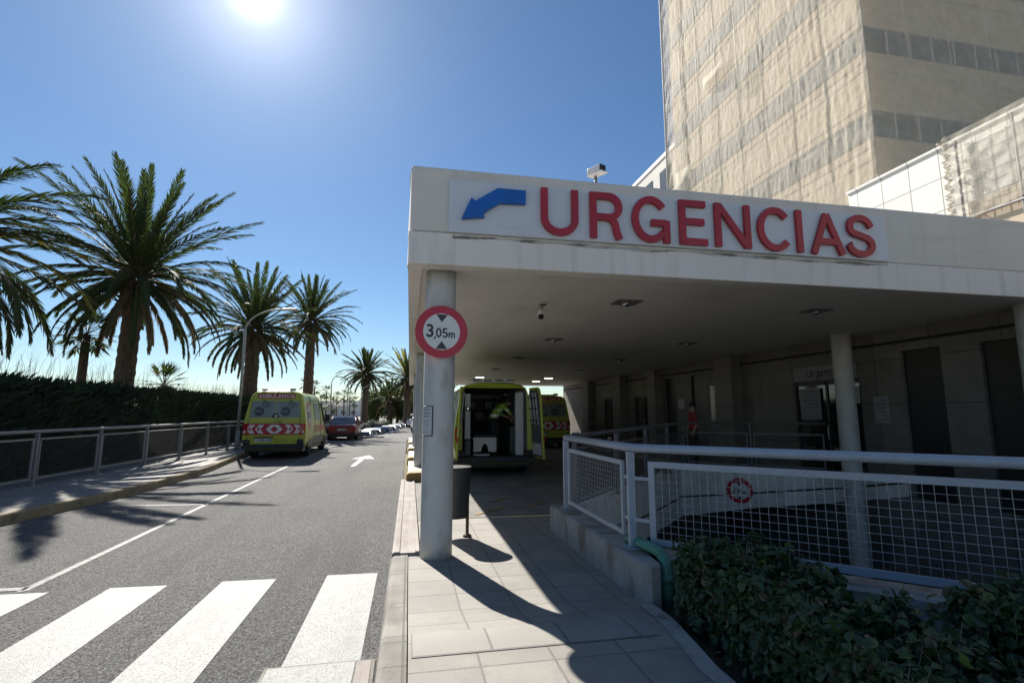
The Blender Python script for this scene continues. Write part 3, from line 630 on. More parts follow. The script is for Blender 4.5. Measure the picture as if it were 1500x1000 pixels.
# notice wrapped on the column, written lines too small to read
t = thing('column_notice', 'pale framed notice of small print fixed to the left side of the nearest column', 'notice', (.2, 5.9, 1.6))
mb = MB(); cyl = lambda u, v, r: (.33+r*math.cos(u), 6.02+r*math.sin(u), v)
mb.grid(lambda i, j: cyl(R(196+i*50), 1.36+j*.33, .186), 10, 2); mb.build('sheet', M['paper'], t)
mb = MB()
for z, h, a0, a1 in ((1.645, .012, 206, 236), (1.605, .016, 202, 238), (1.57, .016, 202, 234), (1.53, .006, 202, 240), (1.51, .006, 202, 230), (1.49, .006, 204, 238), (1.465, .004, 202, 236), (1.43, .006, 202, 226), (1.4, .004, 202, 238)):
    mb.grid(lambda i, j: cyl(R(a0+(a1-a0)*i), z+j*h, .1875), 6, 1)
mb.build('print', M['paper_dim'], t)
mb = MB()
for k in range(2): mb.tube([cyl(R(196+50*i/8), 1.36+.33*k, .188) for i in range(9)], .004, 5)
mb.tube([cyl(R(246), 1.36, .189), cyl(R(246), 1.69, .189)], .006, 5); mb.build('frame', M['plastic_dark'], t)
t = thing('column_notice', 'torn pale stickers on the second column behind the signed one', 'notice', (.2, 14.5, 1.8))
mb = MB(); cy2 = lambda u, v, r: (.33+r*math.cos(u), 14.6+r*math.sin(u), v)
for a0, a1, z0, z1 in ((190, 225, 2.05, 2.35), (195, 240, 1.75, 2.0), (200, 230, 1.45, 1.7)): mb.grid(lambda i, j: cy2(R(a0+(a1-a0)*i), z0+(z1-z0)*j, .184), 6, 1)
mb.build('sheet', M['paper'], t)

# litter bin on its post
t = thing('litter_bin', 'black litter bin on a rusty post behind the nearest column', 'bin', (.72, 6.85, .04))
mb = MB()
out = [(.205*math.cos(2*math.pi*i/28), .19*math.sin(2*math.pi*i/28)) for i in range(28)]
mb.prism(out, 0, .62, 0, lambda a, b, c: (.615+a*(.86+.14*c/.62), 6.9+b*(.86+.14*c/.62), .27+c)); mb.build('body', M['bin'], t, bevel=.012)
mb = MB(); mb.prism(out, 0, .03, 0, lambda a, b, c: (.615+a*1.05, 6.9+b*1.05, .885+c)); mb.build('rim', M['plastic_dark'], t, bevel=.008)
mb = MB(); mb.tube([(.775, 6.86, .04), (.775, 6.86, .5)], .021, 8); mb.lathe([(.06, .04), (.055, .05), (.025, .07)], 12, (.775, 6.86, 0)); mb.build('post', M['rust'], t)

# ------------------------------------------------------------------ railings
def mesh_panel(parent, a, b, z0, z1, pitch, wire, fr, mw, mf, cap=.03):
    """framed wire mesh panel between plan points a and b"""
    a, b = Vector((*a, 0)), Vector((*b, 0)); d = (b-a).normalized(); L = (b-a).length
    Q = lambda s, z: tuple(a+d*s+Vector((0, 0, z)))
    f = MB(); h = fr/2
    f.bar(Q(0, z1-h), Q(L, z1-h), cap, fr); f.bar(Q(0, z0+h), Q(L, z0+h), cap, fr)
    f.bar(Q(h, z0+fr), Q(h, z1-fr), cap, fr, up=tuple(d)); f.bar(Q(L-h, z0+fr), Q(L-h, z1-fr), cap, fr, up=tuple(d))
    fo = f.build('panel_frame', mf, parent)
    w = MB(); n = int((L-2*fr)/pitch); m = int((z1-z0-2*fr)/pitch); q = Vector((d.y, -d.x, 0))*wire
    for i in range(1, n+1):
        s = fr+(L-2*fr)*i/(n+1); w.tube([Vector(Q(s, z0+fr))+q, Vector(Q(s, z1-fr))+q], wire, 4, cap=False, sm=False)
    for j in range(1, m+1):
        z = z0+fr+(z1-z0-2*fr)*j/(m+1); w.tube([Vector(Q(fr, z))-q, Vector(Q(L-fr, z))-q], wire, 4, cap=False, sm=False)
    w.build('wire_mesh', mw, fo)
def flat_post(parent, p, d, z0, z1, m, w=.07, th=.014, gap=.05):
    d = Vector((*d, 0)).normalized(); n = Vector((d.y, -d.x, 0)); p = Vector((*p, 0)); mb = MB()
    mb.bar(p+Vector((0, 0, z0+.012)), p+Vector((0, 0, z1)), w, .05, up=tuple(d))
    mb.obox(p+Vector((0, 0, z0+.006)), d*.08, n*.07, Vector((0, 0, .006)))
    mb.build('post', m, parent, bevel=.004, seg=1)

t = thing('ramp_railing', 'grey blue tubular railing with square wire mesh along the near edge of the ramp', 'railing', (2.1, 4.6, .3))
ra, rb = (2.08, 6.72), (2.1, 4.66); dd = Vector((.707, -.707)); rc = (rb[0]+dd.x*8.0+.05, rb[1]+dd.y*8.0)
P3 = lambda p, z: (p[0], p[1], z)
mb = MB(); mb.tube([P3(ra, 1.285), P3((2.09, 5.2), 1.285), P3((2.095, 4.78), 1.285), P3((2.14, 4.62), 1.285), P3((2.25, 4.5), 1.285), P3((rb[0]+dd.x*3, rb[1]+dd.y*3), 1.285), P3(rc, 1.285)], .041, 14)
mb.build('handrail', M['rail'], t)
for p, d in ((ra, (0, 1)), ((2.1, 4.7), (0, 1))): flat_post(t, p, d, .36, 1.25, M['rail'])
for s in (.16, 3.6, 7.0): flat_post(t, (rb[0]+dd.x*s+.02, rb[1]+dd.y*s), dd, .36, 1.25, M['rail']) if s > .2 else None
mesh_panel(t, (2.085, 6.62), (2.095, 4.86), .44, 1.15, .052, .0026, .045, M['wire'], M['rail'])
for s0, s1 in ((.14, 3.5), (3.72, 6.9)):
    mesh_panel(t, (rb[0]+dd.x*s0+.02, rb[1]+dd.y*s0), (rb[0]+dd.x*s1+.02, rb[1]+dd.y*s1), .415, 1.165, .068, .0028, .055, M['wire'], M['rail'])
for z in (.62, 1.0):
    mb = MB(); mb.bar((2.1, 4.86, z), (2.1, 4.7, z), .02, .03); mb.bar((2.1, 4.705, z), (2.24, 4.54, z), .02, .031); mb.build('hinge_bracket', M['rail'], t)

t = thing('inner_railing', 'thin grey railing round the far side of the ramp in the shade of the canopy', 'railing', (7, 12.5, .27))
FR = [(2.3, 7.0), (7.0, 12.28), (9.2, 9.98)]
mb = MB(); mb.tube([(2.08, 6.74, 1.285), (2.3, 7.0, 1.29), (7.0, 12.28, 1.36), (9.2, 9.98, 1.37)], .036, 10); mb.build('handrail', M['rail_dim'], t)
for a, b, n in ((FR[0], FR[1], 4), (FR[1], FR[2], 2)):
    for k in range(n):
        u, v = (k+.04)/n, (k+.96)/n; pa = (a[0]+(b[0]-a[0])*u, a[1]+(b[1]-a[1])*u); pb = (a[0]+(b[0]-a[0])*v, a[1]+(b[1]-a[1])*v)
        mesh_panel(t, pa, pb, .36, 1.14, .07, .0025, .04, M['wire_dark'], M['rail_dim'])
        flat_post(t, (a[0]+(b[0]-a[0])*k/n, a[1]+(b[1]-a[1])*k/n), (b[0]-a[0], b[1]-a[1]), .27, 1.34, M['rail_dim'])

t = thing('pavement_railing', 'long grey railing with fine wire panels along the left pavement in front of the hedge', 'railing', (-7.4, 15, .15))
RX = lambda y: -7.5+.0217*(y-11.5)
PY = [2.0, 4.1, 6.2, 8.2, 10.25, 12.32, 14.44, 16.6, 18.76, 20.9, 23.0, 25.1, 27.2, 29.3, 31.4]
mb = MB(); mb.tube([(RX(y), y, 1.235) for y in PY], .038, 10); mb.build('handrail', M['rail_left'], t)
for i, y in enumerate(PY):
    flat_post(t, (RX(y), y), (0, 1), .15, 1.2, M['rail_left'])
    if i+1 < len(PY): y2 = PY[i+1]; mesh_panel(t, (RX(y)+.0, y+.08), (RX(y2), y2-.08), .27, 1.1, .05 if 8 < y < 20 else .075, .003, .04, M['wire_dark'], M['rail_left'])

# green drain pipe over the parapet
t = thing('drain_pipe', 'green plastic pipe bending over the parapet corner down to the soil', 'pipe', (2.25, 4.0, 0))
mb = MB(); mb.tube([(2.13, 4.86, .40), (2.15, 4.62, .415), (2.175, 4.42, .415), (2.187, 4.33, .405), (2.193, 4.27, .36), (2.195, 4.245, .29), (2.196, 4.24, .18), (2.197, 4.235, -.05)], .05, 16); mb.build('pipe', M['green_pipe'], t)
mb = MB(); mb.tube([(2.1955, 4.242, .25), (2.1965, 4.239, .18)], .057, 16); mb.build('collar', M['green_pipe'], t)

# ------------------------------------------------------------------ hospital ground-floor wall under the canopy
t = thing('entrance_wall', 'dark stone clad hospital wall with doors in the shade under the canopy', 'wall', (9.7, 15, 0))
OPEN = [(6.4, 6.95, -3, 2.82), (7.62, 8.4, -3, 2.84), (9.4, 11.35, .15, 2.36), (15.3, 16.2, .15, 2.9), (17.25, 18.1, .5, 2.9), (19.1, 20.8, .15, 2.34), (22.85, 24.4, .15, 2.35)]
mb = MB(); y = -8.
for a, b, z0, z1 in OPEN+[(31.4, 31.4, 0, 0)]:
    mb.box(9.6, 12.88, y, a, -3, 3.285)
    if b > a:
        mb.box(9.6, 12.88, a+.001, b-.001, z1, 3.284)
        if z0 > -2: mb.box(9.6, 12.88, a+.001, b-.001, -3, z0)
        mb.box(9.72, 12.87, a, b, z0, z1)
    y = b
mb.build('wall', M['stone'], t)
mb = MB()
for y0, y1 in ((13.42, 14.3), (18.25, 18.9), (21.6, 22.5), (25.8, 26.8)): mb.box(9.25, 9.598, y0, y1, .0, 3.283)
mb.build('pilaster', M['stone2'], t, bevel=.01)
mb = MB(); mb.box(9.55, 9.599, -7.9, 31.3, 3.0, 3.05); mb.build('cornice', M['dark_gap'], t)
mb = MB(); mb.box(7.9, 9.599, 13.0, 31.3, .037, .17); mb.build('step', M['concrete'], t, bevel=.01)
for y0, y1, z0, z1, n in ((6.4, 6.95, -3, 2.82, 1), (7.62, 8.4, -3, 2.84, 1), (15.3, 16.2, .15, 2.9, 1), (17.25, 18.1, .5, 2.9, 1)):
    mb = MB(); mb.box(9.66, 9.718, y0+.01, y1-.01, z0, z1-.01); mb.build('dark_panel', M['door_dark'], t)
for y0, y1 in ((9.4, 11.35), (19.1, 20.8), (22.85, 24.4)):
    f = MB(); zt = 2.34; ym = (y0+y1)/2
    for p in (y0+.03, ym, y1-.03): f.box(9.64, 9.70, p-.028, p+.028, .16, zt)
    f.box(9.64, 9.70, y0+.06, y1-.06, zt-.07, zt-.002); f.box(9.64, 9.70, y0+.06, y1-.06, .16, .26)
    do = f.build('door', M['door_dark'], t)
    mb = MB(); mb.box(9.665, 9.675, y0+.06, ym-.03, .26, zt-.07); mb.box(9.665, 9.675, ym+.03, y1-.06, .26, zt-.07); mb.build('pane', M['glass'], do)
    mb = MB(); mb.tube([(9.64, ym-.0, .95), (9.6, ym-.0, 1.0), (9.6, ym-.0, 1.3), (9.64, ym-.0, 1.35)], .012, 6); mb.build('handle', M['steel'], do)
mb = MB(); mb.box(9.585, 9.599, 14.5, 15.05, 1.2, 2.48)
po = mb.build('bright_pane', M['pane'], t); mb = MB()
for k in range(1, 3): mb.box(9.581, 9.584, 14.5+.55*k/3-.01, 14.5+.55*k/3+.01, 1.2, 2.48)
for k in range(1, 6): mb.box(9.5805, 9.5838, 14.5, 15.05, 1.2+1.28*k/6-.01, 1.2+1.28*k/6+.01)
mb.build('glazing_bar', M['rail_left'], po)

mb = MB(); mb.box(3.4, 8.75, 31.1, 31.3, 0, 2.72)
o = mb.build('light_stop_wall', M['stone2'], loc=(6, 31.2, 0), bevel=.01); tagged(o, 'stone wall added across the far end of the covered drive to keep daylight out', 'wall')  # added wall: stops daylight leaking in, so the drive stays dark
t = thing('door_sign', 'grey sign reading Urgencias above the dark entrance door behind the round column', 'sign', (9.58, 10.4, 2.5))
mb = MB(); mb.box(9.57, 9.598, 9.45, 11.3, 2.4, 2.72); mb.build('panel', M['paper_dim'], t, bevel=.004)
mb = MB(); fw = lambda a, b, d: (9.57-d, 10.86-a, b)
write(mb, 'Urgencias', 0, 2.47, .19, fw, .001, .004, gap=.14, t=.15); mb.build('lettering', M['ink'], t)
def poster(label, y0, y1, z0, z1, m, x=9.6, lines=True):
    t = thing('poster', label, 'poster', (x, y0, z0))
    mb = MB(); mb.box(x-.012, x-.002, y0, y1, z0, z1); mb.build('sheet', m, t)
    if lines:
        mb = MB(); n = int((z1-z0)/.07)
        for k in range(1, n): mb.box(x-.0145, x-.0125, y0+.07, y1-.07-(y1-y0)*.35*rnd.random(), z1-k*(z1-z0)/n-.007, z1-k*(z1-z0)/n+.007)
        mb.build('print', M['ink'] if m is M['paper_dim'] else M['paper_dim'], t)
poster('large grey notice of printed lines on the left leaf of the entrance door', 10.55, 11.2, 1.45, 2.2, M['paper_dim'], 9.63)
poster('white poster on the door leaf right of the round column', 9.45, 9.85, 1.82, 2.2, M['paper'], 9.63)
poster('grey notice on the stone wall right of the entrance door', 8.75, 9.1, 1.4, 1.95, M['paper_dim'], 9.6)
poster('small white notice between the two dark panels of the far wall', 16.7, 17.1, 1.75, 2.1, M['paper'], 9.6)
poster('small pale notice on the wall beside the far double door', 18.92, 19.06, 1.4, 1.75, M['paper'], 9.6, False)

# ------------------------------------------------------------------ covered tower, white block, back block
t = thing('hospital_tower', 'tall hospital tower wrapped in wrinkled beige scaffold netting', 'building', (18.4, 16.3, 0))
tx, ty, tl, tw, th = 18.4, 16.3, 15.4, 26., 44.
mb = MB(); mb.box(tx, tx+tw, ty, ty+tl, -.02, th); mb.build('wall', M['facade'], t)
FL = 3.86; b0 = 12.89
def bandz(k): return b0+FL*k, b0+FL*k+1.15
for k in range(-3, 8):
    z0, z1 = bandz(k)
    m2 = MB(); m2.box(tx-.03, tx+tw-.1, ty-.03, ty+tl-.1, z0, z1); o = m2.build('window_band', M['band'], t)
    m3 = MB()
    for i in range(1, 13): yy = ty+i*tl/13; m3.box(tx-.05, tx-.0301, yy-.04, yy+.04, z0+.01, z1-.01)
    for i in range(1, 22): xx = tx+i*tw/22; m3.box(xx-.04, xx+.04, ty-.05, ty-.0301, z0+.01, z1-.01)
    m3.build('mullion', M['pale_wall'], o)
sm = MB(); fx, fy = tx-.55, ty-.55
for i in range(9): yy = ty-.5+i*(tl+.6)/8; sm.tube([(fx+.08, yy, 0), (fx+.08, yy, th)], .02, 5)
for i in range(13): xx = tx-.5+i*(tw+.5)/12; sm.tube([(xx, fy+.08, 0), (xx, fy+.08, th)], .02, 5)
z = 2.
while z < th: sm.tube([(fx+.1, ty-.5, z), (fx+.1, ty+tl+.1, z)], .018, 5); sm.tube([(tx-.5, fy+.1, z), (tx+tw, fy+.1, z)], .018, 5); z += 1.93
sm.build('scaffold', M['rail_left'], t)
def fold(u, z, seed, side):
    warp = u+.25*noise.noise((u*.5, z*.35, seed+31))
    d = .03*noise.noise((u*.45, z*.22, seed))+.014*noise.noise((warp*2.1, z*.4, seed+5))+.018*noise.noise((warp*6.5, z*1.4, seed+9))+.022*noise.noise((u*8, z*4.5, seed+3))
    bay = (u % 1.94)/1.94; d += .014*abs(math.sin(math.pi*bay))*(1+noise.noise((u*.3, z*.3, seed+2)))
    lift = (z+.35) % 1.93
    d -= .016*math.exp(-((lift-.3)/.06)**2)*(.6+noise.noise((u*.5, z, 4)))
    if side == 0:
        e = max(0., (u-(tl-3.0))/3.0)          # far edge: the cloth hangs in swags
        if e > 0: q = (z % 7.72)/7.72; d += .05*e*math.sin(24*(q+.5*(1-e)**2*1.5)+2*noise.noise((u, z*.4, 3)))*(.5+.5*noise.noise((u*.6, z*.3, 8)))
        if u < 5.5: d += .022*math.sin(warp*12+2.5*noise.noise((u*.4, z*.15, 11)))*max(0, 1-u/5.5)*(.5+noise.noise((u*.6, z*.2, 15)))
    else:
        q = (z % 3.86)/3.86; e = abs(((u+1.) % 7.)/7.-.5)*2; d += .03*math.sin(14*(q+.35*e*e))*(1-e)*(.6+noise.noise((u*.4, z*.4, 21)))
    return d
mb = MB()
zb, zt = 3.6, 34.
mb.grid(lambda i, j: (fx-.02-fold(i*(tl+1.0), zb+(zt-zb)*j, 1.3, 0)*1.15, ty-.57+i*(tl+.75), zb+(zt-zb)*j), 230, 280)
mb.grid(lambda i, j: (tx-.57+i*18., fy-.02-fold(i*18., zb+(zt-zb)*j, 7.7, 1)*1.2, zb+(zt-zb)*j), 150, 200)
mb.grid(lambda i, j: (fx-.02+i*1.2, ty+tl+.18+.03*noise.noise((i*3, j*40, 2)), zb+(zt-zb)*j), 4, 120)
mb.build('netting', M['net'], t)
for (yy, zz, w, h) in ((25.6, 21.6, 2.4, .9), (29.6, 16.6, 1.9, 1.4)):
    mb = MB(); mb.grid(lambda i, j: (fx-.16-.5*(1-j)*math.sin(math.pi*min(1, i*1.2))*(.6+.4*i)-.05*math.sin(9*i), yy+w*(.5-i), zz+h*j*(1-.3*i)+.25*i), 14, 8); mb.build('loose_flap', M['net'], t)
mb = MB(); mb.tube([(fx-.06, ty+tl+.15, 3), (fx-.06, ty+tl+.15, th)], .06, 6); mb.build('edge_rope', M['pale_wall'], t)

t = thing('side_block', 'white panelled hospital block beside the tower, partly under netting', 'building', (13, 8, 0))
mb = MB(); mb.box(13, 22, -9, 12.52, -.02, 8.22); mb.build('wall', M['white_clad'], t)
mb = MB(); mb.box(12.96, 22, -9.04, 12.56, 8.22, 8.3); mb.build('coping', M['white_clad'], t, bevel=.01)
mb = MB()
def nb(y): return 6.1+.13*(9.4-y)
def netf(i, j):
    y = 9.5-i*9.+.05*math.sin(9*j)*(1-i); z0 = nb(y); z = z0+(8.36-z0)*j
    d = .16+.008*math.sin((y*2.0)*6.3)*math.sin(z*14)+.045*noise.noise((y*1.1, z*.9, 4))+.014*noise.noise((y*4, z*4, 2))
    if i < .03: d += .08*noise.noise((z*5, 2., 1))
    return (13-d, y, z)
mb.grid(netf, 150, 50); 
mb.build('netting', M['net'], t)
mb = MB()
for k in range(26): z = 6.15+k*.085; yy = 9.5+.05*math.sin(k*1.9); mb.tube([(12.86+.03*math.sin(k), yy, z), (12.8+.05*math.sin(k*2.3), yy+.03, z+.05), (12.86, yy-.02, z+.1)], [.03, .05, .03], 6)
mb.build('gathered_edge', M['net'], t)
mb = MB()
for k in range(6): mb.tube([(12.9, 9.3-k*1.2, 4.2), (12.9, 9.3-k*1.2, 8.2)], .03, 6)
for z in (5.0, 5.6, 6.2): mb.tube([(12.88, 9.3, z), (12.88, 0, z)], .025, 6)
for k in range(28): mb.tube([(12.92, 9.2-k*.33, 6.1), (12.92, 9.2-k*.33, 8.2)], .007, 4)
for k in range(8): mb.tube([(12.93, 9.3, 6.3+k*.26), (12.93, 0, 6.3+k*.26)], .007, 4)
mb.build('scaffold', M['rail_left'], t)
mb = MB(); mb.box(12.97, 12.999, 0, 9.25, 4.3, 6.6); mb.build('painted_recess_shade', M['facade'], t)  # tan sheet paints in the darker recess below the netting edge

t = thing('back_block', 'pale hospital block half hidden behind the left edge of the tower', 'building', (19.5, 36, 0))
mb = MB(); mb.box(19.5, 40, 33, 62, -.02, 21.9); mb.build('wall', M['pale_wall'], t)
mb = MB(); mb.box(19.42, 40, 32.92, 62.1, 21.9, 22.2); mb.build('parapet', M['white_clad'], t)
for k in range(8):
    w = MB(); y0 = 34.2+k*3.2; w.box(19.46, 19.499, y0, y0+1.9, 18.9, 20.9); w.build('window', M['win_dark'], t)

# ------------------------------------------------------------------ palms
def date_palm(label, x, y, hc, r_tr, L, nf, seed, lean=0., yellow=0., group='tall feather palms along the left pavement', nl=66, base=0., el_hi=84., span=122., dk=1.):
    rg = random.Random(seed)
    t = thing('palm_tree', label, 'palm tree', (x, y, base), group=group)
    tr = MB(); prof = []
    n = 40
    top = hc-.1
    for i in range(n+1):
        z = top*i/n; k = i/n
        r = r_tr*(1.18-.25*k+.04*math.sin(i*2.4)+.05*rg.random())
        if z > top-1.3: r = r_tr*(1.0+.55*math.sin(math.pi*min(1, (z-(top-1.3))/1.5)))*(1+.06*rg.random())
        prof.append((r, z))
    b = len(tr.v); m_ = 20
    for r, z in prof:
        lx = lean*(z/top)**1.5
        for k in range(m_):
            a = 2*math.pi*k/m_; rr = r*(1+.07*noise.noise((a*2, z*4, seed)))
            tr.v.append((x+lx+rr*math.cos(a), y+rr*math.sin(a), base+z))
    for i in range(n):
        for k in range(m_): k2 = (k+1) % m_; tr.f.append((b+i*m_+k, b+i*m_+k2, b+(i+1)*m_+k2, b+(i+1)*m_+k)); tr.m.append(0); tr.sm.append(False)
    for k in range(110):      # stubs of cut leaf bases
        a = rg.random()*6.283; z = top-1.6+1.5*rg.random(); r0 = r_tr*1.2; c = Vector((x+lean*(z/top)**1.5, y, base+z)); d = Vector((math.cos(a), math.sin(a), .9))
        tr.bar(c+d*r0*.8, c+d*(r0+.12+.1*rg.random()), .06, .05)
    tr.build('trunk', M['trunk'], t)
    cr = MB(); c0 = Vector((x+lean, y, base+hc))
    ga = math.pi*(3-5**.5)
    for i in range(nf):
        k = i/(nf-1)
        az = i*ga+.2*rg.random()
        el0 = R(el_hi-span*k**.95+rg.uniform(-8, 8))
        old = k > .74; ln = L*(.78+.26*math.sin(math.pi*min(1, k*1.1+.12)))*rg.uniform(.9, 1.07)
        droop = dk*(R(rg.uniform(18, 40))*(.1+1.2*max(0, math.cos(el0))) if k < .45 else R(rg.uniform(42, 78))*max(.25, math.cos(el0)))
        S = 14; p = c0+Vector((math.cos(az), math.sin(az), 0))*.16*(.4+k)+Vector((0, 0, .25*(1-k)-.5*max(0, k-.6))); pts = [p.copy()]; el = el0
        tw = rg.uniform(-.25, .25)
        for s in range(S):
            el -= droop/S*(.35+1.4*s/S); el = max(el, R(-86)); a2 = az+tw*s/S
            p = p+Vector((math.cos(a2)*math.cos(el), math.sin(a2)*math.cos(el), math.sin(el)))*ln/S; pts.append(p.copy())
        cr.tube(pts, [.032*(1-.85*s/S)+.004 for s in range(S+1)], 4, 3, cap=False)
        mm = 1 if (old and rg.random() < .6) else (2 if rg.random() < yellow else 0)
        for q in range(nl):
            u = .1+.9*(q+.5)/nl; fs = u*S; j = min(S-1, int(fs)); fr = fs-j
            o = pts[j].lerp(pts[j+1], fr); d = (pts[j+1]-pts[j]).normalized()
            side = d.cross(Vector((0, 0, 1)))
            side = side.normalized() if side.length > .05 else Vector((-math.sin(az), math.cos(az), 0))
            upv = side.cross(d).normalized()
            ll = ln*.125*(math.sin(math.pi*min(1, .12+u*.86))**.55)*rg.uniform(.85, 1.12)+.04
            for sg in (-1, 1):
                dr = (d*rg.uniform(1.0, 1.35)+side*sg*rg.uniform(.34, .62)+upv*rg.uniform(.0, .35)-Vector((0, 0, (.12+.35*k)*rg.uniform(.5, 1.5) if not old else .6))).normalized()
                wv = d.cross(dr).cross(dr).normalized()*.021*(72/nl)
                e = o+dr*ll; mid = o+dr*ll*.5-Vector((0, 0, .02))
                b = len(cr.v); cr.v += [tuple(o-wv*.6), tuple(o+wv*.6), tuple(mid+wv), tuple(mid-wv), tuple(e-Vector((0, 0, ll*.12)))]
                cr.f += [(b, b+1, b+2, b+3), (b+3, b+2, b+4)]; cr.m += [mm, mm]; cr.sm += [False, False]
    cr.build('crown', [M['frond'], M['frond_old'], M['frond_yel'], M['rachis']], t)
    return t
date_palm('palm at the left edge with sweeping fronds entering the picture, trunk out of frame', -11.8, 14.3, 5.75, .34, 4.3, 84, 3, yellow=.16, nl=84, el_hi=42., span=88., dk=1.3)
date_palm('tallest looking feather palm with a thick trunk, nearest whole palm behind the hedge', -10.15, 20.7, 6.5, .29, 4.3, 92, 5, lean=.12, nl=84)
date_palm('second whole feather palm behind the street lamp, above the parked ambulance', -9.1, 31.9, 6.35, .36, 4.0, 84, 8, nl=70)
date_palm('third feather palm with a slim bare trunk right of the parked ambulance', -7.85, 42.3, 8.75, .34, 4.0, 76, 12, nl=66)
date_palm('dark feather palm far down the road beyond the red car', -4.3, 52., 5.3, .27, 2.75, 76, 17, nl=40)
date_palm('feather palm far away, half hidden by the columns', -.3, 60., 5.4, .35, 3.9, 66, 23, nl=36, yellow=.1)
date_palm('short bushy palm under the far trees, right of the dark feather palm', -2.4, 66., 3.2, .3, 3., 46, 29, nl=24)
# small fan-leaved palms: round heads on thin stems
def fan_palm(label, x, y, h, r_tr, rad, seed, n=26, group='slender palms far off by the harbour', base=0.):
    rg = random.Random(seed); t = thing('fan_palm', label, 'palm tree', (x, y, base), group=group)
    mb = MB(); mb.tube([(x, y, base), (x+.1*rg.random(), y, base+h*.5), (x, y, base+h)], [r_tr*1.2, r_tr, r_tr*.85], 8); mb.build('trunk', M['trunk'], t)
    mb = MB(); c = Vector((x, y, base+h))
    for i in range(n):
        az = i*2.4; el = R(80-135*(i/(n-1))+rg.uniform(-8, 8)); d = Vector((math.cos(az)*math.cos(el), math.sin(az)*math.cos(el), math.sin(el)))
        p = c+d*rad*.5; mb.tube([c, p], .012*rad, 3, 1, cap=False); s = d.cross(Vector((0, 0, 1))).normalized(); 
        for k in range(9):
            a = R(-70+140*k/8); dd_ = (d*math.cos(a)+s*math.sin(a)-Vector((0, 0, .18))).normalized(); e = p+dd_*rad*.55; w = dd_.cross(Vector((0, 0, 1))).normalized()*rad*.035
            mb.add([p-w*.3, p+w*.3, p+dd_*rad*.3+w, e, p+dd_*rad*.3-w], [(0, 1, 2, 3), (0, 3, 4)], 0)
    mb.build('crown', [M['frond'], M['rachis']], t); return t
fan_palm('small round headed palm on a slim trunk behind the hedge, left of the thick palm', -11.9, 21.5, 4.5, .16, 1.1, 31, 34, group='small palms behind the hedge')
fan_palm('low palm head peeping over the hedge right of the thick palm trunk', -11.4, 26.8, 2.9, .15, 1.2, 32, 30, group='small palms behind the hedge')
GP = [(463, 566, 100), (474.5, 571, 96), (490, 577, 104), (504, 584, 118), (513, 582, 112), (520.5, 583, 118), (484, 592, 80), (497, 594, 86), (526, 590, 122), (551, 588, 118)]
for i, (px, py, d) in enumerate(GP):
    xx = (px-600)/745*d*1.02; zz = 1.62+(604-py)*d/745
    fan_palm('slender palm far off by the harbour', xx, d*.985, zz, .13, 1.6, 40+i, 20)

# ------------------------------------------------------------------ hedge on the left, hedges on the right
def lump(mb, x0, x1, y0, y1, z0, zf, seed, ny=60, m=0):
    """closed uneven core of a hedge"""
    prof = [(0, 0), (-.02, .4), (.04, .8), (.2, .97), (.5, 1.), (.8, .97), (.96, .8), (1.02, .4), (1, 0)]
    def fn(i, j):
        k = i*(len(prof)-1); q = min(int(k), len(prof)-2); f = k-q
        u = prof[q][0]*(1-f)+prof[q+1][0]*f; v = prof[q][1]*(1-f)+prof[q+1][1]*f
        y = y0+(y1-y0)*j; h = zf(y)
        n_ = .12*noise.noise((u*2, y*1.3, seed+v*2))
        return (x0+(x1-x0)*u+n_, y+.1*noise.noise((u*3, y, seed)), z0+(h-z0)*v*(1+.06*noise.noise((y*1.5, u*4, seed))))
    mb.grid(fn, 24, ny, m)
    mb.face([fn(i/24, 0) for i in range(25)], m); mb.face([fn(i/24, 1) for i in reversed(range(25))], m)
hz = lambda y: 2.42+.12*noise.noise((y*.3, 2, 1))+.1*noise.noise((y*.9, 5, 1))
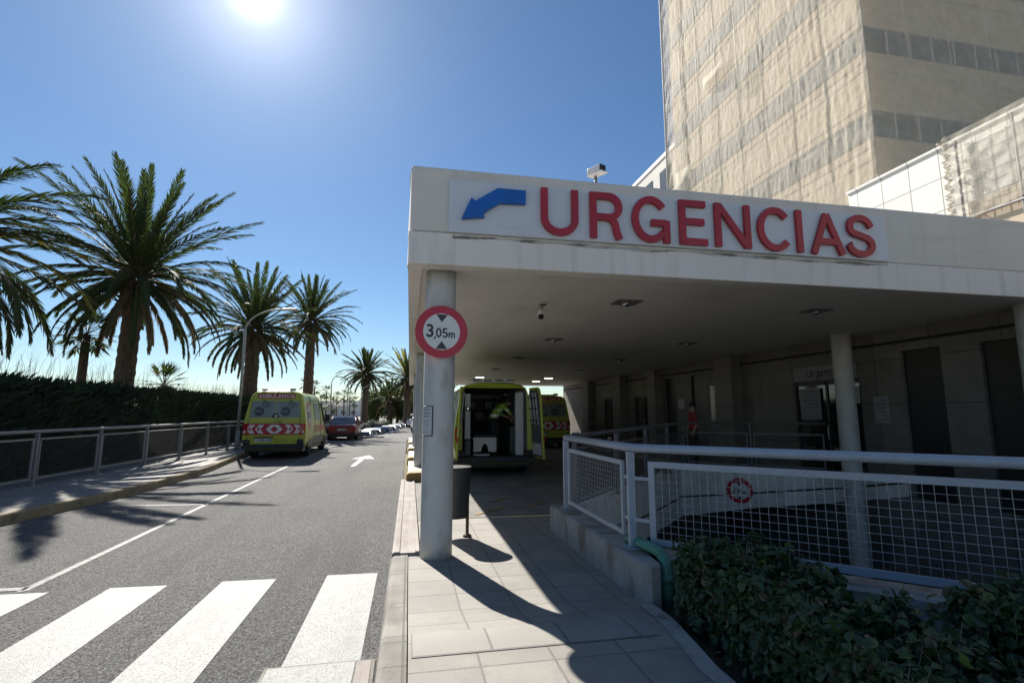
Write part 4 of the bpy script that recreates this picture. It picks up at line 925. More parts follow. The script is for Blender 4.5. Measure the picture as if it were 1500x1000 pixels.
def feather_hedge(label, y0, y1, seed):
    rg = random.Random(seed); t = thing('hedge', label, 'hedge', (-9.4, (y0+y1)/2, 0), group='feathery hedges behind the pavement railing')
    mb = MB(); lump(mb, -10.3, -8.55, y0, y1, 0, lambda y: hz(y)-.22, seed, int((y1-y0)*4)); mb.build('light_block_core', M['hedge_core'], t)  # solid dark core inside the foliage, added to block light
    mb = MB()
    N = int((y1-y0)*620)
    for i in range(N):
        y = rg.uniform(y0, y1); top = rg.random() < .5; h = hz(y)
        if top: p = Vector((rg.uniform(-10.25, -8.45), y, h-.3+.15*rg.random()))
        else: p = Vector((-8.62+.14*rg.random(), y, .2+(h-.3)*rg.random()))
        d = Vector((rg.gauss(.25 if not top else .05, .3), rg.gauss(0, .35), 1 if top else rg.uniform(.2, 1))).normalized(); ln = rg.uniform(.14, .4)
        w = d.cross(Vector((rg.gauss(0, 1), rg.gauss(0, 1), .2))).normalized()*rg.uniform(.007, .016); e = p+d*ln+Vector((.06, 0, -.05))
        mb.add([p-w, p+w, p+d*ln*.6+w, e, p+d*ln*.6-w], [(0, 1, 2, 3), (0, 3, 4)], 0)
    for i in range(int((y1-y0)*24)):     # dry stalks standing above
        y = rg.uniform(y0, y1); x = rg.uniform(-10.3, -8.7); h = hz(y)-.1; L = rg.uniform(.25, .95)*(.6+.7*max(0, noise.noise((y*.45, 3.3, 1))+.4))
        a = rg.gauss(0, .16); b_ = rg.gauss(.1, .2); mb.tube([(x, y, h-.2), (x+b_*L*.4, y+a*L*.5, h+L*.6), (x+b_*L, y+a*L, h+L)], [.006, .004, .001], 3, 1, cap=False)
        if rg.random() < .5:
            for q in range(7):
                u = .4+.6*q/7; c = Vector((x+b_*L*u, y+a*L*u, h+L*u)); e = c+Vector((rg.gauss(0, .05), rg.gauss(0, .05), .07)); mb.add([c-Vector((0, .006, 0)), c+Vector((0, .006, 0)), e], [(0, 1, 2)], 0)
    mb.build('foliage', [M['hedge'], M['straw']], t)
feather_hedge('dark feathery hedge behind the railing at the left edge of the picture', 1., 14.6, 1)
feather_hedge('dark feathery hedge behind the railing in front of the thick palm trunk', 14.6, 21.6, 2)
feather_hedge('dark feathery hedge behind the railing running up to the parked ambulance', 21.6, 36., 3)

def leafy(label, x0, x1, y0, y1, zf, seed, n, name='hedge', light=.1, group='leafy hedges in front of the ramp parapet', shear=0.):
    rg = random.Random(seed); t = thing(name, label, 'hedge', ((x0+x1)/2, (y0+y1)/2, 0), group=group)
    sh = lambda p: Vector((p[0]+shear*(y1-p[1]), p[1], p[2]))
    mb = MB(); lump(mb, x0+.13, x1-.13, y0+.1, y1-.1, -.01, lambda y: zf(y)-.13, seed, 40); mb.v = [tuple(sh(v)) for v in mb.v]; mb.build('light_block_core', M['hedge_core'], t)  # solid dark core added behind the leaves to stop light
    mb = MB(); tw = mb
    for i in range(n):
        y = rg.uniform(y0, y1); u = rg.random(); h = zf(y)
        r = rg.random()
        if r < .52: p = Vector((rg.uniform(x0, x1), y, h-.14+.13*rg.random()+.1*noise.noise((y*3, u*3, seed)))); nrm = Vector((0, 0, 1))
        elif r < .8: p = Vector((x0+.12*rg.random(), y, h*(.02+.95*rg.random()))); nrm = Vector((-1, 0, .4))
        elif r < .9: p = Vector((rg.uniform(x0, x1), y0+.1*rg.random(), h*rg.random())); nrm = Vector((0, -1, .4))
        else: p = Vector((x1-.12*rg.random(), y, h*rg.random())); nrm = Vector((1, 0, .4))
        p = sh(p+Vector((.09*noise.noise((p.x*4, p.y*4, p.z*4)), 0, .13*noise.noise((p.x*4.5, p.y*4.5, 3.)))))
        nn_ = (nrm+Vector((rg.gauss(0, .55), rg.gauss(0, .55), rg.gauss(.1, .45)))).normalized()
        d = nn_.cross(Vector((rg.gauss(0, 1), rg.gauss(0, 1), rg.gauss(0, 1)))).normalized(); s = nn_.cross(d)
        L = rg.choice((.6, .8, 1., 1.25))*rg.uniform(.05, .07); w = L*rg.uniform(.3, .42)
        q = rg.random(); m = 1 if q < light else (2 if q < light+.07 else 0)
        fo = nn_*w*.35
        pts = [p-d*L*.1, p+d*L*.28+s*w+fo, p+d*L*.7+s*w*.75+fo, p+d*L-nn_*L*.18, p+d*L*.7-s*w*.75+fo, p+d*L*.28-s*w+fo, p+d*L*.35, p+d*L*.7]
        mb.add(pts, [(0, 6, 1), (6, 7, 2, 1), (7, 3, 2), (0, 5, 6), (6, 5, 4, 7), (7, 4, 3)], m)
        if i % 30 == 0 and name == 'hedge':
            e = p+(nn_+Vector((0, 0, .6))).normalized()*rg.uniform(.03, .11); tw.tube([p-nn_*.12, p, e], [.003, .0025, .0012], 4, 3, cap=False)
    mb.build('leaves', [M['leaf'], M['leaf_b'], M['leaf_c'], M['twig']], t)
leafy('big leafy hedge beside the pavement, beside the green pipe in the lower right', 2.1, 2.76, .9, 3.86, lambda y: .6-.055*(3.86-y)+.04*noise.noise((y*2, 1, 1)), 51, 17500, light=.09)
leafy('leafy hedge in the lower right corner with brighter leaves on top, behind the big hedge', 3.02, 3.85, -.2, 2.62, lambda y: .62+.03*noise.noise((y*2.5, 7, 1)), 52, 11000, light=.2)

def leaf_tree(label, x, y, h, rad, seed, n=3500, name='broadleaf_tree'):
    rg = random.Random(seed); t = thing(name, label, 'tree', (x, y, 0), group='broadleaf trees at the far end of the road')
    mb = MB(); cl = []
    mb.tube([(x, y, 0), (x+.1, y, h*.35), (x, y, h*.55)], [.22, .16, .1], 8)
    for i in range(9):
        a = i*2.4; c = Vector((x+rad*.62*math.cos(a)*rg.uniform(.4, 1), y+rad*.62*math.sin(a)*rg.uniform(.4, 1), h*rg.uniform(.25, .85))); cl.append((c, rad*rg.uniform(.32, .5)))
        mb.tube([(x, y, h*.4), tuple((Vector((x, y, h*.5))+c)/2), tuple(c)], [.08, .05, .02], 5)
    mb.build('trunk', M['trunk'], t)
    mb = MB()
    for i in range(n):
        c, r = cl[i % len(cl)]; d = Vector((rg.gauss(0, 1), rg.gauss(0, 1), rg.gauss(0, 1))).normalized(); p = c+d*r*rg.random()**.4
        a = Vector((rg.gauss(0, 1), rg.gauss(0, 1), rg.gauss(0, .6))).normalized(); b = a.cross(d).normalized(); L = rg.uniform(.2, .42)
        mb.add([p, p+a*L*.5+b*L*.35, p+a*L, p+a*L*.5-b*L*.35], [(0, 1, 2, 3)])
    mb.build('crown', M['tree_leaf'], t)
leaf_tree('green broadleaf tree at the far end of the road, left of the columns', -1.6, 70, 6., 3.2, 61, 8000)
leaf_tree('taller green broadleaf tree behind the columns at the far right of the road', 2.4, 66, 7., 4., 62, 10000)
leaf_tree('low round tree beyond the far parked cars', -4.6, 78, 4.6, 3.4, 63, 7000)
leaf_tree('broad tree in the distance between the far palms', -6.5, 95, 4.4, 3., 64, 5000)
leafy('dark clipped hedge behind the row of far parked cars', -3.1, -2.0, 36., 58., lambda y: .78+.1*noise.noise((y*.5, 3, 3)), 53, 5000, name='clipped_hedge', group='far hedges', light=.05, shear=-.095)

# ------------------------------------------------------------------ vehicles
def interp(tab, v):
    for (a, x), (b, y) in zip(tab, tab[1:]):
        if a <= v <= b: return x+(y-x)*(v-a)/(b-a)
    return tab[0][1] if v < tab[0][0] else tab[-1][1]
VS = [(.90, .34), (1.0, .40), (1.045, .75), (1.04, 1.15), (1.0, 1.5), (.93, 1.9), (.885, 2.15), (.83, 2.27), (.70, 2.35), (.4, 2.395), (0, 2.405)]
V_xz = [(z, x) for x, z in VS]
def side_x(z): return interp(V_xz, z)
def rear_y(z): return .11*max(0, (z-1.05)/1.3)
def wheel(parent, x, y, r, w, sgn):
    mb = MB(); mb.lathe([(r*.62, -w/2), (r*.9, -w/2), (r, -w*.3), (r, w*.3), (r*.9, w/2), (r*.62, w/2)], 28, (x, y, r), axis='x'); ty_ = mb.build('wheel', M['rubber'], parent, 'local')
    mb = MB(); mb.lathe([(.02, -.02), (r*.2, .0), (r*.45, -.03), (r*.6, .01), (r*.62, -.03)], 20, (x+sgn*w*.42, y, r), axis='x'); mb.build('rim', M['car_grey'], ty_, 'local')
def ambulance(label, x, y, rz, is_open=False, simple=False):
    t = thing('ambulance', label, 'ambulance', (x, y, 0), rz, 'yellow ambulances')
    st = [(0, .985, 2.36, 1), (.09, 1, 2.4, 1), (.5, 1, 2.405, 0), (1.5, 1, 2.405, 0), (2.8, 1, 2.405, 0), (3.6, 1, 2.40, 0), (4.0, .995, 2.34, 0), (4.3, .99, 2.2, 0), (4.75, .975, 1.75, 0), (5.05, .965, 1.42, 0), (5.4, .95, 1.26, 0), (5.7, .9, 1.08, 0), (5.82, .82, .85, 0)]
    def pt(i, k, sg):
        yy, ws, H, rear = st[i]; X, Z = VS[k]
        z = .34+(Z-.34)*(H-.34)/2.065; return (sg*X*ws, yy+(rear_y(z) if rear else 0), z)
    NK = len(VS); body = MB()
    for sg in (-1, 1):
        for i in range(len(st)-1):
            for k in range(NK-1):
                q = [pt(i, k, sg), pt(i+1, k, sg), pt(i+1, k+1, sg), pt(i, k+1, sg)]
                body.face(q if sg > 0 else q[::-1], 0, True)
    for i in range(len(st)-1): body.face([pt(i, 0, -1), pt(i+1, 0, -1), pt(i+1, 0, 1), pt(i, 0, 1)])
    n = len(st)-1
    for k in range(NK-1): body.face([pt(n, k, 1), pt(n, k+1, 1), pt(n, k+1, -1), pt(n, k, -1)])
    OX, OZ0, OZ1 = .84, .5, 2.25
    def opn(k, sg):
        X, Z = VS[k]; z = min(max(Z, OZ0), OZ1); xx = min(X*.985-.045, OX, ) if Z < 2.3 else min(max(X-.1, 0), OX)
        if k == NK-1: xx = 0
        return (sg*xx, rear_y(z)+.03, z)
    for sg in (-1, 1):
        for k in range(NK-1):
            if not is_open: q = [pt(0, k, sg), pt(0, k+1, sg), (0, pt(0, k+1, sg)[1], pt(0, k+1, sg)[2]), (0, pt(0, k, sg)[1], pt(0, k, sg)[2])]
            else: q = [pt(0, k, sg), pt(0, k+1, sg), opn(k+1, sg), opn(k, sg)]
            body.face(q if sg < 0 else q[::-1])
    if is_open: body.face([pt(0, 0, -1), pt(0, 0, 1), opn(0, 1), opn(0, -1)])
    bm_o = body.build('body', M['yellow'], t, 'local', fixn=True)
    # wheels and arches
    for wy in (1.15, 4.75):
        for sg in (-1, 1):
            wheel(t, sg*.9, wy, .34, .24, sg)
    mb = MB()
    for wy in (1.15, 4.75):
        for sg in (-1, 1):
            cx = sg*(side_x(.6)*(1 if wy < 3 else .982)+.004)
            ring = [(wy+.44*math.cos(R(a)), max(.35, .36+.44*math.sin(R(a)))) for a in range(0, 181, 10)]
            mb.face([(cx*(1. if z < .7 else 1.0), yy, z) for yy, z in ring])
    mb.build('wheel_arch', M['black'], t, 'local')
    mb = MB(); mb.box(-1.03, 1.03, -.11, .12, .36, .52); mb.box(-1.0, -.78, -.09, .1, .521, .68); mb.box(.78, 1.0, -.09, .1, .521, .68); mb.build('bumper', M['bumper'], t, 'local', bevel=.03)
    mb = MB(); mb.box(-.95, .95, .12, 5.6, .24, .35); mb.build('underbody', M['black'], t, 'local')
    mb = MB(); mb.box(-1., 1., 5.55, 5.9, .32, .62); mb.build('front_bumper', M['bumper'], t, 'local', bevel=.05)
    # light bar
    mb = MB(); mb.box(-.55, .55, .28, .5, 2.40, 2.44); mb.build('roof_bar', M['car_white'], t, 'local', bevel=.015)
    for xx in (-.47, .47) if not is_open else (-.45, -.15, .15, .45):
        mb = MB(); mb.box(xx-.1, xx+.1, .3, .48, 2.44, 2.49); mb.build('beacon', M['glass'], t, 'local', bevel=.015)
    def sp(sg, y0, y1, z0, z1, off, m, name, par=t, shape=None):
        mb = MB()
        if shape is None: mb.grid(lambda i, j: (sg*(side_x(z0+(z1-z0)*j)+off), y0+(y1-y0)*i, z0+(z1-z0)*j), 4, 8)
        return mb.build(name, m, par, 'local')
    for sg in (-1, 1):
        o = sp(sg, 2.1, 3.25, 1.3, 2.0, .006, M['yfilm'], 'side_window')
        mb = MB(); mb.face([(sg*(side_x(1.3)*.985+.006), 3.5, 1.3), (sg*(side_x(1.3)*.97+.006), 4.85, 1.3), (sg*(side_x(1.6)*.975+.004), 4.62, 1.62), (sg*(side_x(2.0)*.985+.012), 4.22, 2.0), (sg*(side_x(2.0)*.99+.012), 3.55, 2.0)]); mb.build('cab_window', M['glass'], t, 'local')
        o = sp(sg, 1.75, 4.2, .86, 1.12, .006, M['yred'], 'side_stripe')
        fs = lambda a, b, d: (sg*(side_x(b)+.006+d), (1.85+a) if sg > 0 else (4.1-a), b)
        mb = MB(); write(mb, 'AMBULANCIA', 0, .9, .17, fs, .001, .003, gap=.14, t=.19, wx=1.25); mb.build('lettering', M['yellow'], o, 'local')
        sp(sg, 1.65, 4.25, .42, .7, .005, M['int_grey'], 'sill_guard')
        # round badge on the flank
        mb = MB(); C2 = lambda a, b, d: (sg*(side_x(b)+.006+d), a, b)
        for (r0, m_, d) in ((1., 0, 0.), (.72, 1, .002)):
            pts = [C2(.85+.42*r0*math.cos(R(a)), 1.52+.5*r0*math.sin(R(a)), d) for a in range(0, 360, 15)]
            for i in range(24): mb.face([C2(.85, 1.52, d), pts[i], pts[(i+1) % 24]], m_)
        mb.add([C2(.5, 1.42, .004), C2(1.2, 1.42, .004), C2(1.2, 1.62, .004), C2(.5, 1.62, .004)], [(0, 1, 2, 3)], 2)
        write(mb, 'SUC', .6 if sg > 0 else .6, 1.45, .14, lambda a, b, d: C2(a, b, d+.004), .001, .003, t=.2, m=1)
        o = mb.build('badge', [M['yred'], M['paper'], M['logo_dark']], t, 'local')
        mb = MB()
        for k in range(3): stroke(mb, [(.95+(.5+.16*k)*math.cos(R(a)), 1.62+(.5+.16*k)*math.sin(R(a))) for a in range(28, 66, 6)], .045, 0, .004, C2)
        mb.build('radio_wave', M['logo_dark'], o, 'local')
        mb = MB()
        for y0, y1, zz0, zz1 in ((2.0, 3.4, .72, 2.1), (3.45, 4.45, .62, 2.05)):
            Q = lambda y_, z_: (sg*(side_x(z_)+.004), y_, z_)
            mb.tube([Q(y0, zz0+(zz1-zz0)*k/8) for k in range(9)], .006, 4); mb.tube([Q(y1, zz0+(zz1-zz0)*k/8) for k in range(9)], .006, 4); mb.tube([Q(y0, zz1), Q(y1, zz1)], .006, 4)
        mb.build('door_seam', M['logo_dark'], t, 'local')
        mb = MB(); q = Vector((sg*(side_x(1.2)+.02), 3.25, 1.2)); mb.obox(q, (.012, 0, 0), (0, .1, 0), (0, 0, .018)); mb.build('door_handle', M['plastic_dark'], t, 'local', bevel=.006)
        mb = MB(); mb.box(min(sg*1.03, sg*1.22), max(sg*1.03, sg*1.22), 4.62, 4.72, 1.25, 1.55); mb.build('mirror', M['plastic_dark'], t, 'local', bevel=.03)
        mb = MB(); zz = (.62, .86, 1.22)
        mb.grid(lambda i, j: (sg*(.87+.16*i), -.012+.06*max(0, i-.7), .84+.4*j), 4, 4); mb.build('tail_lamp', M['tail'], t, 'local') if not is_open else None
        if not is_open:
            mb = MB(); mb.box(min(sg*.93, sg*1.0), max(sg*.93, sg*1.0), -.02, -.0135, .9, 1.0); mb.build('reverse_lamp', M['tail_white'], t, 'local')
    F = lambda a, b, d: (a, rear_y(b)-.004-d, b)
    def rp(mb, x0, x1, z0, z1, d=0., m=0): mb.grid(lambda i, j: F(x0*(1-i)+x1*i, z0+(z1-z0)*j, d), 2, 4, m)
    if not is_open:
        for sg in (-1, 1):
            mb = MB(); mb.face([F(sg*.01, 1.44, .002), F(sg*.84, 1.44, .002), F(sg*.78, 2.02, .002), F(sg*.01, 2.02, .002)][::sg]); w = mb.build('rear_window', M['yfilm'], t, 'local')
            mb = MB(); cx, cz = (-.55, 1.66) if sg < 0 else (.33, 1.66)
            pts = [F(cx+.17*math.cos(R(a)), cz+.165*math.sin(R(a)), .004) for a in range(0, 360, 15)]; mb.face(pts, 0)
            write(mb, 'SUC', cx-.135, cz-.04, .095, F, .0045, .007, t=.2, m=1, wx=.95)
            for k in range(3): stroke(mb, [(cx+.02+(.22+.075*k)*math.cos(R(a)), cz+.03+(.22+.075*k)*math.sin(R(a))) for a in range(22, 80, 8)], .034, .004, .006, F)
            mb.build('logo', [M['logo_dark'], M['yfilm']], w, 'local')
        mb = MB(); pts = [F(.0+.12*math.cos(R(a)), 1.44+.16*math.sin(R(a)), .006) for a in range(0, 181, 15)]; mb.face(pts, 0); c3 = [F(.02+.05*math.cos(R(a)), 1.5+.05*math.sin(R(a)), .009) for a in range(0, 360, 30)]; mb.face(c3, 1); mb.build('rear_camera', [M['black'], M['paper']], t, 'local')
        mb = MB(); rp(mb, -.63, .63, 2.13, 2.29, .004, 0)
        wd = text_width('AMBULANCIA', .115, .14, 1.3); write(mb, 'AMBULANCIA', -wd/2, 2.15, .115, F, .006, .009, gap=.14, t=.2, wx=1.3, m=1); mb.build('name_plate', [M['yred'], M['ywhite']], t, 'local')
        mb = MB(); wd = text_width('SERVICIO DE URGENCIAS CANARIO', .034, .18, 1.35); write(mb, 'SERVICIO DE URGENCIAS CANARIO', -wd/2, 2.07, .034, F, .001, .004, gap=.18, t=.2, wx=1.35); mb.build('small_lettering', M['yred'], t, 'local')
        mb = MB(); mb.tube([F(0, .7, -.002), F(0, 1.4, -.002)], .006, 4); mb.tube([F(0, 2.03, -.002), F(0, 2.36, -.002)], .006, 4)
        for sg in (-1, 1): mb.tube([F(sg*.86, .6, -.002), F(sg*.865, 1.2, -.002), F(sg*.83, 1.8, -.002), F(sg*.74, 2.3, -.002)], .006, 4)
        mb.build('door_seam', M['logo_dark'], t, 'local')
        for sg in (-1, 1):
            for z in (.78, 1.34, 2.08):
                mb = MB(); q = Vector(F(sg*.875 if z < 2 else sg*.80, z, .012)); mb.obox(q, (.03, 0, 0), (0, .014, 0), (0, 0, .035)); mb.build('hinge', M['yellow_dirty'], t, 'local', bevel=.005)
        mb = MB(); mb.tube([F(.06, 1.3, .0), F(.07, 1.3, .03), F(.22, 1.3, .03), F(.23, 1.3, .0)], .013, 6); mb.build('door_handle', M['plastic_dark'], t, 'local')
        mb = MB(); mb.tube([F(-.7, 2.33, .01), F(.7, 2.33, .01)], .012, 6); mb.build('gutter_strip', M['yellow_dirty'], t, 'local')
    # red chevron band
    if not is_open:
        mb = MB(); rp(mb, -.86, .86, .84, 1.24, .002, 0)
        for sg in (-1, 1):
            for k in range(3):
                x0 = .05+.29*k
                a = [(x0+.0, .885), (x0+.17, .885), (x0+.29, 1.04), (x0+.17, 1.195), (x0, 1.195), (x0+.12, 1.04)] if k else [(0, .885), (.12, .885), (.28, 1.04), (.12, 1.195), (0, 1.195), (0, 1.15), (.13, 1.04), (0, .93)]
                pts = [F(sg*(p+.0), q, .005) for p, q in a]; mb.face(pts if sg > 0 else pts[::-1], 1)
        mb.build('chevron_band', [M['yred'], M['ywhite']], t, 'local')
        mb = MB(); rp(mb, -.62, -.06, .60, .72, .006, 0); mb.box(-.66, -.02, -.03, -.005, .735, .78, 1)
        write(mb, '7390', -.5, .625, .07, F, .0065, .009, t=.15, m=1); write(mb, 'LKM', -.24, .625, .07, F, .0065, .009, t=.15, m=1); mb.build('number_plate', [M['paper'], M['black']], t, 'local')
        mb = MB()
        for k in range(3): stroke(mb, [(.08+.17*k+.05*math.sin(q*1.4), .62+.035*(q % 2)+.01*q) for q in range(5)], .014, .002, .004, F)
        stroke(mb, [(.1, .6), (.3, .59), (.42, .6)], .008, .002, .004, F); mb.build('script_mark', M['logo_dark'], t, 'local')
    if is_open:
        # lined interior, cabinets, open doors
        lin = MB(); D = 3.1
        Z0, Z1, X0 = .5, 2.26, .83
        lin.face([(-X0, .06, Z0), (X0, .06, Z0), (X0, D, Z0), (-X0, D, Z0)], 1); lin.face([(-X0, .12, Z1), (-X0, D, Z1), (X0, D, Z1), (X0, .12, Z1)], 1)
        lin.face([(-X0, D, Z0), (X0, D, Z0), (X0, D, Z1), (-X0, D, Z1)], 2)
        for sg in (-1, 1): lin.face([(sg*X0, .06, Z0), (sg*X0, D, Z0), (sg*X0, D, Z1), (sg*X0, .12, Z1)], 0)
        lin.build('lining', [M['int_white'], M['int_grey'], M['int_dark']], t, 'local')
        mb = MB(); mb.box(-.775, -.63, .1, .22, .95, 2.1); mb.build('grab_pillar', M['int_white'], t, 'local', bevel=.02)
        mb = MB(); mb.box(-.77, -.62, .1, .5, .53, .92); mb.build('locker', M['int_grey'], t, 'local', bevel=.02)
        mb = MB(); mb.box(.55, .77, .12, .3, .53, 2.15); mb.build('door_pillar', M['int_white'], t, 'local', bevel=.03)
        mb = MB(); mb.box(.5, .77, .6, 2.4, .53, 1.25); mb.build('cabinet', M['int_grey'], t, 'local', bevel=.02)
        mb = MB()
        for z in (1.35, 1.7, 2.0): mb.box(-.6, .35, 2.6, 3.05, z, z+.03)
        for xx, z in ((-.5, 1.4), (-.1, 1.4), (.2, 1.74), (-.35, 1.74)): mb.box(xx-.13, xx+.13, 2.65, 3.0, z, z+.22)
        mb.box(.05, .5, 2.5, 3.0, .53, 1.3); mb.build('shelf', M['int_grey'], t, 'local', bevel=.01)
        mb = MB(); mb.box(-.6, .5, 2.4, 2.6, 2.04, 2.17); mb.build('ceiling_cupboard', M['int_grey'], t, 'local', bevel=.02)
        mb = MB(); mb.tube([(.35, .5, 2.1), (.35, 2.4, 2.1)], .015, 6); mb.build('grab_rail', M['steel'], t, 'local')
        mb = MB(); mb.box(-.78, .78, -.06, .06, .44, .515); mb.build('door_sill', M['steel'], t, 'local', bevel=.01)
        mb = MB(); mb.lathe([(.02, -.02), (.06, -.01), (.07, .0), (.06, .012)], 14, (-.7, .07, 1.72), axis='y'); mb.build('gauge', M['chrome'], t, 'local')
        for sg in (-1, 1):
            h = Vector((sg*1.01, -.0, 0)); d = Vector((sg*.13 if sg > 0 else -.07, -.99, 0)).normalized(); nrm = Vector((d.y*-sg*-1, 0, 0)); nrm = Vector((-sg*abs(d.y), 0, 0)).normalized()
            tr_ = []
            def DP(s, z, o): return h+d*s+nrm*o+Vector((0, 0, z))+Vector((-sg*.10*max(0, (z-1.2)/1.1), 0, 0))
            prof = [(.03, .5), (.78, .5), (.78, 2.0), (.72, 2.2), (.6, 2.25), (.05, 2.25)]
            mb = MB(); mb.prism(prof, 0, .05, 0, lambda a, b, c: tuple(DP(a, b, c-.0))); o = mb.build('rear_door', M['yellow'], t, 'local', bevel=.012)
            mb = MB(); mb.prism([(.06, .53), (.745, .53), (.745, 1.98), (.69, 2.17), (.06, 2.2)], .0505, .056, 0, lambda a, b, c: tuple(DP(a, b, c))); mb.build('door_lining', M['int_grey'], o, 'local')
            mb = MB(); mb.prism([(.1, .58), (.7, .58), (.7, 1.25), (.1, 1.25)], .0565, .072, 0, lambda a, b, c: tuple(DP(a, b, c))); mb.build('inner_panel', M['int_white'], o, 'local', bevel=.006)
            mb = MB(); mb.prism([(.12, 1.36), (.68, 1.36), (.64, 2.05), (.12, 2.05)], .0565, .062, 0, lambda a, b, c: tuple(DP(a, b, c))); mb.build('window', M['glass'], o, 'local')
            mb = MB()
            for a in (.2, .42, .62): mb.tube([DP(a, 1.32, .1), DP(a, 2.12, .1)], .022, 8)
            mb.build('gas_bottle', M['int_white'], o, 'local')
            mb = MB()
            for z in (1.42, 1.72, 1.98): mb.tube([DP(.12, z, .13), DP(.7, z, .13)], .014, 6)
            mb.build('rack', M['black'], o, 'local')
            mb = MB(); mb.prism([(-.0, .95), (.03, .95), (.03, 1.25), (0, 1.25)], .0, .08, 0, lambda a, b, c: tuple(DP(a, b, c-.02))); mb.build('tail_lamp', M['tail'], t, 'local')
            mb = MB(); mb.prism([(.781, .9), (.79, .9), (.79, 1.05), (.781, 1.05)], .01, .05, 0, lambda a, b, c: tuple(DP(a, b, c))); mb.build('latch', M['tail'], o, 'local')
    return t
A1 = ambulance('yellow ambulance with closed doors parked by the left kerb, AMBULANCIA over its rear windows', -4.68, 19.55, R(.6))
A2 = ambulance('yellow ambulance with its rear doors open under the canopy', 2.16, 13.0, R(-.8), True)
A3 = ambulance('yellow ambulance deep in the shade under the canopy, beyond the open one', 6.12, 22.4, R(-1.5))

# stretcher inside the open ambulance
t = thing('stretcher', 'white ended stretcher standing inside the open ambulance', 'stretcher', (1.95, 13.4, .5))
sx, sy, sz = 1.93, 13.25, .5
mb = MB(); mb.prism([(-.3, .12), (-.1, .12), (-.06, .28), (.0, .33), (.06, .28), (.1, .12), (.3, .12), (.3, .48), (-.3, .48)], sy, sy+.06, 0, lambda a, b, c: (sx+a, c, sz+b)); mb.build('end_board', M['int_white'], t, bevel=.006)
mb = MB(); mb.box(sx-.28, sx+.28, sy+.08, sy+1.85, sz+.4, sz+.46); 
for a in (-.24, .24): mb.bar((sx+a, sy+.1, sz+.12), (sx+a, sy+1.8, sz+.12), .03, .03); mb.bar((sx+a, sy+.2, sz+.1), (sx+a, sy+.9, sz+.42), .03, .03); mb.bar((sx+a, sy+1.6, sz+.1), (sx+a, sy+.9, sz+.42), .03, .03)
mb.build('frame', M['steel'], t)
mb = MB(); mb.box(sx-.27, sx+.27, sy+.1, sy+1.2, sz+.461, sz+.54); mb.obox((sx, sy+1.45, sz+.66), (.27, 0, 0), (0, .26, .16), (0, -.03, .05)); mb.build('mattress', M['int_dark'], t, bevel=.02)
mb = MB(); mb.box(sx-.3, sx+.12, sy-.02, sy+.04, sz+.02, sz+.07); mb.build('foot_bar', M['int_white'], t, bevel=.01)
for a in (-.24, .24):
    for q in (.15, 1.75): mb = MB(); mb.lathe([(.02, -.02), (.06, -.02), (.065, 0), (.06, .02), (.02, .02)], 14, (sx+a, sy+q, sz+.066), axis='x'); mb.build('wheel', M['rubber'], t)

